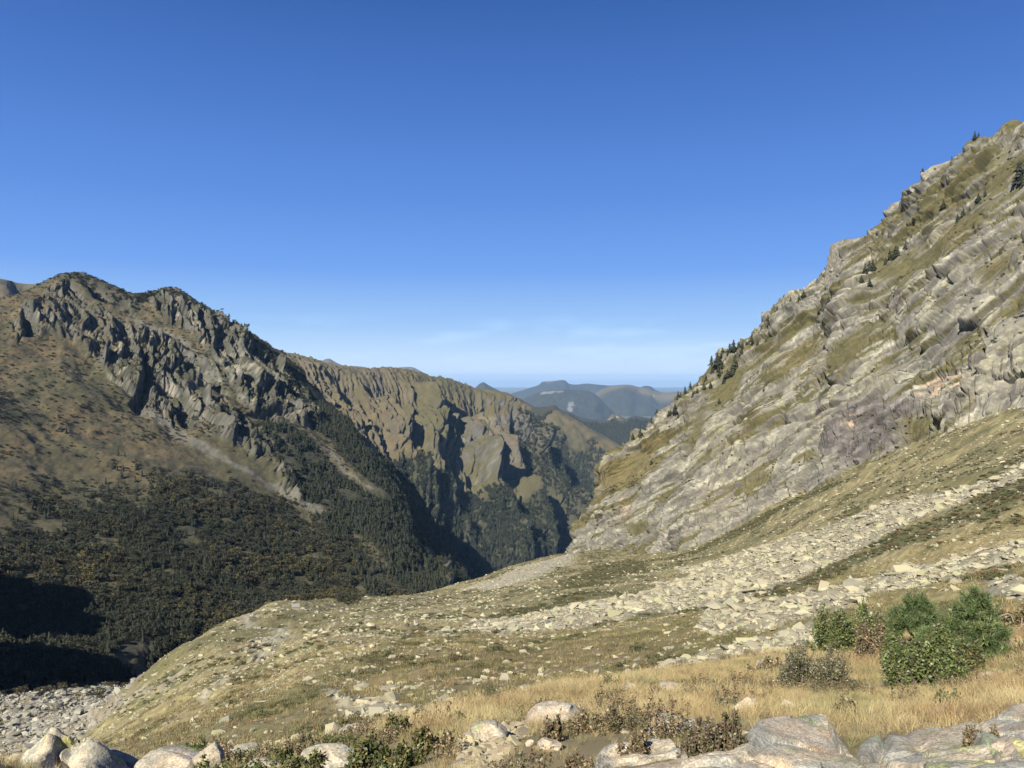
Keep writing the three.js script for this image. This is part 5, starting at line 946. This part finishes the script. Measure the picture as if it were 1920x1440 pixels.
// a cushion of sprigs: radii rx, ry, rz; leaf size; colours picked per sprig; heather is upright and fine, leafy shrubs are rounder
function cushion(seed, { rx, ry, rz, sprigs, leaf, per, tones, upright: uprightness = .5, len = .16 }) {
  SEED = seed; const leaves = [], lc = [], twigs = [], lobes = [[0, 0, .55, RR(.7, .9)]]; for (let i = 0; i < 12; i++) { const b = RR(0, 6.28), e = RR(.3, .82); lobes.push([Math.cos(b) * e, Math.sin(b) * e, RR(.16, .42), RR(.35, 1.15)]); }
  for (let i = 0; i < sprigs; i++) {
    const l = lobes[Math.floor(R() * lobes.length)], a = RR(0, 6.283), q = Math.sqrt(R()), h = Math.sqrt(Math.max(0, 1 - q * q)) * RR(.55, 1.12);
    const tip = V((l[0] + Math.cos(a) * q * l[2]) * rx, h * ry * l[3], (l[1] + Math.sin(a) * q * l[2]) * rz), dir = V(Math.cos(a) * q * (1 - uprightness), .45 + uprightness, Math.sin(a) * q * (1 - uprightness)).normalize(), L = len * RR(.6, 1.2), base = tip.clone().addScaledVector(dir, -L);
    if (i % 3 === 0) tubeBetween(twigs, V(tip.x * .3, -.02, tip.z * .3), base, .006, .004, 3);
    if (i % 2 === 0) tubeBetween(twigs, base, tip, .0035, .0015, 3);
    const tone = tones[Math.floor(Math.pow(R(), 1.3) * tones.length)], k = RR(.75, 1.25);
    for (let j = 0; j < per; j++) {
      const f = R(), c = base.clone().lerp(tip, f), o = V(RR(-1, 1), RR(-.5, 1), RR(-1, 1)).normalize(), e = o.clone().multiplyScalar(leaf * RR(.7, 1.3)), s = V(RR(-1, 1), RR(-1, 1), RR(-1, 1)).cross(o).normalize().multiplyScalar(leaf * .32);
      leaves.push(c.x, c.y, c.z, c.x + e.x * .5 + s.x, c.y + e.y * .5 + s.y, c.z + e.z * .5 + s.z, c.x + e.x, c.y + e.y, c.z + e.z, c.x, c.y, c.z, c.x + e.x, c.y + e.y, c.z + e.z, c.x + e.x * .5 - s.x, c.y + e.y * .5 - s.y, c.z + e.z * .5 - s.z);
      const g = k * RR(.8, 1.2); for (let n = 0; n < 6; n++) lc.push(tone[0] * g, tone[1] * g, tone[2] * g);
    }
  }
  return { leaves: geoFrom(leaves, lc), twigs: geoFrom(twigs) };
}
const leafyMat = new THREE.MeshPhysicalMaterial({ color: tone, roughness: .55, vertexColors: true, side: THREE.DoubleSide, transmission: 0 }); leafyMat.name = 'leaves';
const T = { heather: [col(.10, .085, .04), col(.13, .095, .05), col(.085, .085, .035), col(.16, .10, .06)], brown: [col(.20, .145, .078), col(.15, .12, .06), col(.25, .185, .105), col(.12, .115, .05)], green: [col(.085, .105, .03), col(.065, .085, .025), col(.115, .125, .035), col(.16, .13, .04)], glossy: [col(.115, .15, .04), col(.085, .12, .032), col(.16, .185, .052), col(.065, .09, .026)], grey: [col(.16, .155, .088), col(.13, .135, .062), col(.20, .185, .125), col(.10, .11, .045)] };
function shrub(name, label, u, v, w, h, d, tones, o = {}) { // centred on column u with its foot at row v
  if (!o.perched) d = -onSlope(u, v, 1.7).z;
  const g = new THREE.Group(), p = at(u, v, d), rx = w / FOCAL * d / 2, ry = h / FOCAL * d;
  const c = cushion(o.seed ?? Math.round(u * 7 + v), { rx, ry, rz: rx * (o.deep ?? .8), sprigs: o.sprigs ?? 420, leaf: o.leaf ?? .028, per: o.per ?? 9, tones, upright: o.upright ?? .5, len: o.len ?? Math.min(.16, ry * .6) });
  const m = new THREE.Mesh(c.leaves, leafyMat); m.name = 'foliage'; const s = new THREE.Mesh(c.twigs, twigMat); s.name = 'twigs'; g.add(m, s);
  g.position.copy(p); const gy = groundY(p.x, p.z); g.position.y = o.perched ? p.y : gy - .02; tag(g, label, 'shrub', o.group); if (-p.z < 9) lowSpots.push([p.x, p.z, rx * 1.15, rx * 1.4]);
  return add(g, name);
}
shrub('heather_shrub', 'large olive heather bush growing on the granite slab', 1346, 1418, 148, 78, 4.1, T.heather, { sprigs: 900, upright: .75, len: .10, leaf: .016, per: 11 });
shrub('heather_shrub', 'dark brown heather bush left of the olive heather', 1188, 1420, 66, 52, 4.35, T.brown, { sprigs: 420, upright: .75, len: .09, leaf: .016, per: 10 });
shrub('heather_shrub', 'brown heather clump just right of the trail', 1030, 1392, 56, 62, 5.6, T.brown, { sprigs: 420, upright: .7, len: .12, leaf: .02 });
shrub('heather_shrub', 'broad brown heather patch above the trail slab', 1118, 1372, 100, 48, 6.2, T.brown, { sprigs: 620, upright: .65, len: .13, leaf: .022 });
shrub('heather_shrub', 'grey brown heather clump in golden grass by the small block', 1360, 1332, 52, 36, 6.4, T.grey, { sprigs: 300, upright: .7, leaf: .02 });
shrub('heather_shrub', 'rusty heather clump in the middle of the golden grass', 1586, 1342, 60, 44, 5.4, T.brown, { sprigs: 380, upright: .7, leaf: .02 });
shrub('heather_shrub', 'green and brown low shrub in golden grass on the right', 1768, 1330, 92, 40, 5.6, T.green, { sprigs: 520, upright: .6, leaf: .02 });
shrub('heather_shrub', 'brown dry tuft in front of the lichen rock', 1840, 1402, 90, 50, 3.5, T.brown, { sprigs: 420, upright: .8, leaf: .014 });
shrub('heather_shrub', 'dark heather at the bottom edge below the slab', 1082, 1446, 60, 36, 4.2, T.brown, { sprigs: 320, upright: .7, leaf: .016 });
shrub('bilberry_shrub', 'bright green mound left of the trail boulder', 735, 1388, 100, 42, 8.0, T.green, { sprigs: 650, upright: .4, leaf: .03 });
shrub('bilberry_shrub', 'wide green and rust bilberry carpet at the bottom', 735, 1444, 190, 54, 5.6, T.green, { sprigs: 1500, upright: .5, leaf: .024, per: 10 });
shrub('bilberry_shrub', 'rust tinted bilberry patch beside the wide carpet', 815, 1410, 90, 44, 6.4, [...T.brown, ...T.green], { sprigs: 620, upright: .5, leaf: .024 });
shrub('bilberry_shrub', 'dark green clump casting shade on the trail boulder', 870, 1364, 66, 26, 7.2, T.green, { sprigs: 420, upright: .4, leaf: .024 });
shrub('bilberry_shrub', 'green bilberry spread around the white boulder', 560, 1446, 130, 36, 6.2, T.green, { sprigs: 900, upright: .4, leaf: .024 });
shrub('bilberry_shrub', 'green bilberry strip behind the white boulder', 640, 1408, 90, 22, 7.4, T.green, { sprigs: 480, upright: .4, leaf: .026 });
shrub('bilberry_shrub', 'green tussock on the crest of the rise at the centre', 926, 1312, 80, 30, 10.4, T.green, { sprigs: 520, upright: .6, leaf: .04, len: .2 });
shrub('bilberry_shrub', 'small green tussock beside the jagged white stone', 1142, 1298, 46, 26, 9.8, T.green, { sprigs: 340, upright: .7, leaf: .035, len: .2 });
shrub('juniper_shrub', 'dark green juniper with a bare stump at lower left', 362, 1412, 52, 34, 16, T.glossy, { sprigs: 420, upright: .3, leaf: .07, len: .25 });
shrub('juniper_shrub', 'dull green juniper beside the bare stump', 400, 1412, 40, 26, 16, T.green, { sprigs: 320, upright: .3, leaf: .07, len: .25 });
shrub('broadleaf_shrub', 'low glossy green shrub left of the dwarf pines', 1600, 1226, 190, 92, 11.2, T.glossy, { sprigs: 2600, upright: .35, leaf: .034, per: 10, len: .26 });
shrub('broadleaf_shrub', 'rust brown dying shrub between green shrub and pines', 1656, 1244, 112, 76, 10.4, T.brown, { sprigs: 1100, upright: .4, leaf: .028, len: .24 });
shrub('broadleaf_shrub', 'bright green leafy shrub below the dwarf pines', 1740, 1286, 168, 104, 9.0, T.glossy, { sprigs: 2600, upright: .3, leaf: .032, per: 10, len: .24 });
shrub('heather_shrub', 'grey green heather mass left of the rust brown shrub', 1536, 1286, 170, 66, 9.4, T.grey, { sprigs: 2100, upright: .35, leaf: .022, len: .24 });
shrub('heather_shrub', 'brown heath strip on the crest left of the grey heather', 1440, 1262, 90, 30, 10.6, T.brown, { sprigs: 480, upright: .6, leaf: .035, len: .2 });
shrub('broadleaf_shrub', 'olive brown shrub behind the dead branches at the right edge', 1900, 1186, 110, 56, 11.6, [...T.brown, ...T.green], { sprigs: 800, upright: .4, leaf: .05, len: .24 });

{
  SEED = 31; const list = [], far = [];
  for (let i = 0; i < 108000; i++) {
    const a = RR(-1.3, 1.65), d = Math.sqrt(RR(1.7 * 1.7, 15 * 15)), x = a * d, z = -d; if (blocked(x, z)) continue; let near = false; for (const [cx, cz, w, e] of lowSpots) if (((x - cx) / w) ** 2 + ((z - cz) / e) ** 2 < 1) near = true; if (near && R() < .5) continue;
    const [u] = [960 + a * FOCAL], m = fbm2(x * .5, z * .5, 3), m2 = fbm2(x * 1.7 + 9, z * 1.7, 2);
    // on the left the rise carries bilberry and olive grass, on the right tall golden grass
    const gold = sm(-.25, .12, a + m * .5);
    if (R() > mix(.30, .95, gold) * sm(-.5, .0, m + m2 * .8 + gold * .22)) continue;
    let c = mixc(mixc(GR.olive, GR.straw, sm(-.15, .25, m + m2)), mixc(GR.gold, GR.straw, sm(-.2, .25, m2)), gold); c = mixc(c, GR.green, sm(.06, .26, m2 - m * .4) * .65); c = mixc(c, GR.rust, sm(.12, .3, -m2 + m * .5) * .6);
    const k = RR(.65, 1.28), h = RR(.35, 1.0) * mix(.36, .55, gold) * (.6 + .7 * sm(-.2, .3, m)) * mix(.62, 1, sm(3, 7, d)); list.push({ i: Math.floor(R() * 3), p: V(x, groundY(x, z), z), q: new THREE.Quaternion().setFromEuler(new THREE.Euler(RR(-.4, .4), RR(0, 6.28), RR(-.4, .4))), s: V(h, h, h), c: new THREE.Color(c[0] * k, c[1] * k, c[2] * k) });
  }
  for (let i = 0; i < 90000; i++) {
    const a = RR(-.8, .8), d = Math.sqrt(RR(14 * 14, 95 * 95)), x = a * d, z = -d; if (stony(x, z) > .5 && R() < .9) continue;
    const m = fbm2(x * .14, z * .14 + 20, 3), m2 = fbm2(x * .8, z * .8, 2); if (R() > .42 + m) continue;
    let c = mixc(col(.19, .168, .072), col(.30, .245, .118), sm(-.2, .2, m2)); c = mixc(c, col(.10, .10, .035), sm(.0, .25, m)); c = mixc(c, col(.19, .115, .055), sm(.1, .3, m2 - m) * .7);
    const k = RR(.75, 1.2), h = RR(.5, 1.1); far.push({ p: V(x, groundY(x, z), z), q: upright(), s: V(h * 1.2, h * .8, h * 1.2), c: new THREE.Color(c[0] * k, c[1] * k, c[2] * k) });
  }
  instanced('dry_grass', 'tall golden dry grass on the rise in front', tufts.map((geo, i) => ({ geo, mat: grassMat, list: list.filter((o) => o.i === i) })), 'grass');
  instanced('slope_grass', 'short olive turf of the stony slope', farTufts.map((geo, i) => ({ geo, mat: grassMat, list: far.filter((o, k) => k % 2 === i) })), 'turf');
  console.log('grass', list.length, far.length);
}

// dwarf pines: a short bent trunk, rising branches, brushes of needles
const needleMat = new THREE.MeshStandardMaterial({ color: tone, roughness: .6, vertexColors: true, side: THREE.DoubleSide }); needleMat.name = 'pine needles';
function dwarfPine(label, u, v, w, h, d, seed, lobes) {
  d = -onSlope(u, v, 1.7).z; SEED = seed; const g = new THREE.Group(), p = at(u, v, d), rx = w / FOCAL * d / 2, H = h / FOCAL * d; p.y = groundY(p.x, p.z) - .03; g.position.copy(p);
  const bark = new THREE.MeshStandardMaterial({ roughness: .95, color: new THREE.Color(.10, .075, .055) });
  const tt = []; const top = V(RR(-.1, .1) * rx, H * .62, 0); tubeBetween(tt, V(0, -.05, 0), V(rx * .12, H * .25, .02), .05, .04, 8); tubeBetween(tt, V(rx * .12, H * .25, .02), top, .04, .02, 8);
  const tr = new THREE.Mesh(geoFrom(tt), bark); tr.name = 'trunk'; g.add(tr);
  for (const [lx, ly, lz, lr] of lobes) {                   // each bough carries its own head of shoots
    const c = V(lx * rx, ly * H, lz * rx), bt = [], nt = [], nc = [], from = V(rx * .08, H * Math.max(.08, ly * .5 - .1), 0), midp = from.clone().lerp(c, .6); midp.y -= H * .06;
    tubeBetween(bt, from, midp, .022, .016, 6); tubeBetween(bt, midp, c, .016, .009, 6);
    const shoots = Math.round(90 * lr / .3);
    for (let i = 0; i < shoots; i++) {
      const z = RR(-.75, 1), a = RR(0, 6.283), q = Math.sqrt(1 - z * z), r = lr * H * Math.pow(R(), .33), tip = V(c.x + q * Math.cos(a) * r, c.y + z * r * .85, c.z + q * Math.sin(a) * r), dir = tip.clone().sub(c).normalize().add(V(0, .7, 0)).normalize(), base = tip.clone().addScaledVector(dir, -.14);
      if (i % 2 === 0) tubeBetween(bt, c.clone().lerp(base, .3), base, .006, .004, 3);
      tubeBetween(bt, base, tip, .004, .003, 3);
      const k = RR(.7, 1.3), tone = R() < .75 ? col(.088, .135, .044) : col(.145, .185, .060);
      for (let j = 0; j < 46; j++) {
        const f = Math.pow(R(), .8), o = base.clone().lerp(tip, f), side = V(RR(-1, 1), RR(-1, 1), RR(-1, 1)).normalize(), nd = dir.clone().multiplyScalar(.75).addScaledVector(side, .9).normalize().multiplyScalar(RR(.05, .085)), wv = V(RR(-1, 1), RR(-1, 1), RR(-1, 1)).cross(nd).normalize().multiplyScalar(.0034);
        nt.push(o.x - wv.x, o.y - wv.y, o.z - wv.z, o.x + wv.x, o.y + wv.y, o.z + wv.z, o.x + nd.x, o.y + nd.y, o.z + nd.z);
        const m = k * RR(.8, 1.2); for (let n = 0; n < 3; n++) nc.push(tone[0] * m, tone[1] * m, tone[2] * m);
      }
    }
    const bough = new THREE.Mesh(geoFrom(bt), bark); bough.name = 'branch'; const nd = new THREE.Mesh(geoFrom(nt, nc), needleMat); nd.name = 'needles'; bough.add(nd); g.add(bough);
  }
  tag(g, label, 'pine'); return add(g, 'dwarf_pine');
}
shrub('broadleaf_shrub', 'green leafy shrub between the low glossy shrub and the pines', 1692, 1262, 110, 72, 10, T.glossy, { sprigs: 1300, upright: .35, leaf: .032, per: 10, len: .22 });
shrub('broadleaf_shrub', 'olive leafy shrub under the right dwarf pine', 1808, 1272, 120, 62, 10, T.green, { sprigs: 1100, upright: .35, leaf: .032, per: 10, len: .22 });
dwarfPine('bushy dwarf pine with a rounded head, left of two', 1716, 1232, 92, 132, 10.8, 41, [[0, .82, 0, .19], [-.55, .62, .1, .2], [.5, .66, -.1, .2], [-.1, .56, .3, .22], [.15, .68, .2, .2], [-.75, .44, 0, .15], [.75, .46, .1, .15]]);
dwarfPine('wider dwarf pine leaning right, right of two', 1802, 1258, 158, 158, 10.2, 42, [[.35, .86, 0, .17], [.1, .72, .1, .2], [.6, .7, -.1, .18], [-.3, .54, .2, .2], [.3, .52, .3, .21], [.75, .5, .1, .18], [-.7, .40, .1, .19], [-.25, .32, .4, .18], [.4, .30, .4, .18], [.75, .28, .2, .15], [.0, .14, .4, .14]]);
{ // dead branches
  SEED = 91; const g = new THREE.Group(); g.position.copy(at(1882, 1196, 10.4));
  const wood = new THREE.MeshStandardMaterial({ roughness: .9, color: new THREE.Color(.22, .19, .155) });
  const arcs = [[[-.12, 0, 0], [-.18, .16, .02], [-.08, .30, .04], [.06, .33, .03], [.12, .22, .02]], [[-.22, .10, .05], [-.16, .02, .08], [0, -.02, .1], [.2, .02, .08]], [[.22, 0, 0], [.235, .12, 0], [.24, .27, .01]], [[-.1, .1, .1], [.1, .14, .1], [.32, .10, .06]], [[-.28, .04, 0], [-.2, .2, 0], [-.1, .26, 0]], [[.05, 0, .1], [.16, .18, .1], [.34, .26, .04]]];
  for (const a of arcs) { const c = new THREE.CatmullRomCurve3(a.map((q) => V(...q))), m = new THREE.Mesh(new THREE.TubeGeometry(c, 24, .0085, 6), wood); m.name = 'branch'; g.add(m); }
  tag(g, 'tangle of bare grey dead branches at the right edge', 'branches'); add(g, 'dead_branches');
}
{ // bare stump beside the juniper
  const p = spotAt(384, 1408, 12), t = []; tubeBetween(t, V(0, -.1, 0), V(-.05, .2, 0), .05, .035, 7); tubeBetween(t, V(-.05, .2, 0), V(-.1, .36, .02), .03, .01, 6); tubeBetween(t, V(-.03, .12, 0), V(.1, .26, 0), .022, .008, 6);
  const m = new THREE.Mesh(geoFrom(t), new THREE.MeshStandardMaterial({ roughness: .9, color: new THREE.Color(.26, .23, .19) })); m.position.copy(p); tag(m, 'bleached bare stump between two junipers', 'stump'); add(m, 'stump');
}
{ // little stone hut on the shoulder of the moraine
  const p = onSlope(554, 1146, 200), g = new THREE.Group(); p.y = groundY(p.x, p.z); g.position.copy(p); g.rotation.y = .35; const s = -p.z / FOCAL;
  const W = 13 * s, Dp = 11 * s, Hh = 7 * s, wm = new THREE.MeshStandardMaterial({ roughness: .95, color: new THREE.Color(.22, .195, .155) }), rm = new THREE.MeshStandardMaterial({ roughness: .8, color: new THREE.Color(.17, .165, .15) });
  const sh = new THREE.Shape([[-Dp / 2, -1], [Dp / 2, -1], [Dp / 2, Hh * .8], [0, Hh * 1.5], [-Dp / 2, Hh * .8]].map(([x, y]) => new THREE.Vector2(x, y)));
  const wg = new THREE.ExtrudeGeometry(sh, { depth: W, bevelEnabled: false }); wg.translate(0, 0, -W / 2); wg.rotateY(Math.PI / 2); const wall = new THREE.Mesh(wg, wm); wall.name = 'wall'; g.add(wall);
  for (const k of [-1, 1]) { const r = new THREE.Mesh(new THREE.BoxGeometry(W * 1.12, .12, Math.hypot(Dp / 2, Hh * .7) * 1.15), rm); r.name = 'roof_slope'; r.position.set(0, Hh * 1.15 + .12, k * Dp / 4 * 1.05); r.rotation.x = k * Math.atan2(Hh * .7, Dp / 2); g.add(r); }
  const door = new THREE.Mesh(new THREE.BoxGeometry(.06, Hh * .6, Dp * .25), new THREE.MeshStandardMaterial({ roughness: .9, color: new THREE.Color(.07, .05, .04) })); door.name = 'door'; door.position.set(W / 2 + .02, Hh * .3, 0); g.add(door);
  tag(g, 'tiny stone hut with a pitched roof on the moraine shoulder', 'hut'); add(g, 'stone_hut');
}
console.log('front done');
rockThing('rock_pinnacle', 'leaning rock pinnacle on the skyline of the granite mountain', 1573, 506, 56, 112, 424, { seed: 61, detail: 30, cuts: 14, rough: .12, tilt: 0, base: col(.20, .19, .155), pink: 0, lichen: -.1, depth: 1.1, dim: .62 });
{ // small heath clumps and stones scattered through the grass
  SEED = 771; const geos = [cushion(1, { rx: .16, ry: .13, rz: .16, sprigs: 110, leaf: .013, per: 13, tones: T.brown, upright: .7, len: .08 }), cushion(2, { rx: .16, ry: .12, rz: .16, sprigs: 110, leaf: .013, per: 13, tones: T.heather, upright: .6, len: .08 }), cushion(3, { rx: .17, ry: .10, rz: .17, sprigs: 110, leaf: .016, per: 12, tones: T.green, upright: .4, len: .07 })], list = [], peb = [];
  SEED = 772; const white = new THREE.Color(1, 1, 1);
  for (let i = 0; i < 2600; i++) {
    const a = RR(-.8, .8), d = Math.sqrt(RR(2 * 2, 16 * 16)), x = a * d, z = -d; if (blocked(x, z) || (a < -.42 && d < 9)) continue;
    const m = fbm2(x * .7 + 5, z * .7, 3) + fbm2(x * .2, z * .2, 2) * .5; if (R() > sm(-.02, .3, m + sm(.1, -.4, a) * .22)) continue;
    const k = sm(-.1, -.5, a) * .6, i3 = R() < k ? 2 : R() < .6 ? 0 : 1, s = RR(.6, 1.5);
    list.push({ i: i3, p: V(x, groundY(x, z) - .01, z), q: upright(), s: V(s, s * RR(.8, 1.2), s), c: white });
  }
  for (let i = 0; i < 900; i++) {
    const a = RR(-.8, .8), d = Math.sqrt(RR(2 * 2, 16 * 16)), x = a * d, z = -d; if (blocked(x, z)) continue;
    const s = Math.min(.055, .016 * Math.pow(R(), -.45)), c = stoneTones[Math.floor(R() * 6)];
    peb.push({ i: Math.floor(R() * 7), p: V(x, groundY(x, z) + s * .1, z), q: new THREE.Quaternion().setFromEuler(new THREE.Euler(RR(-.3, .3), RR(0, 6), RR(-.3, .3))), s: V(s * RR(.7, 1.3), s * RR(.4, .8), s * RR(.7, 1.3)), c });
  }
  instanced('heath_clumps', 'small brown and green heath clumps among the dry grass', geos.map((c, i) => ({ geo: c.leaves, mat: leafyMat, list: list.filter((o) => o.i === i) })), 'heath');
  instanced('loose_pebbles', 'loose pebbles half hidden in the grass', stoneShapes.map((geo, i) => ({ geo, mat: stoneMat, list: peb.filter((o) => o.i === i) })), 'pebbles');
}
renderer.render(scene, camera);
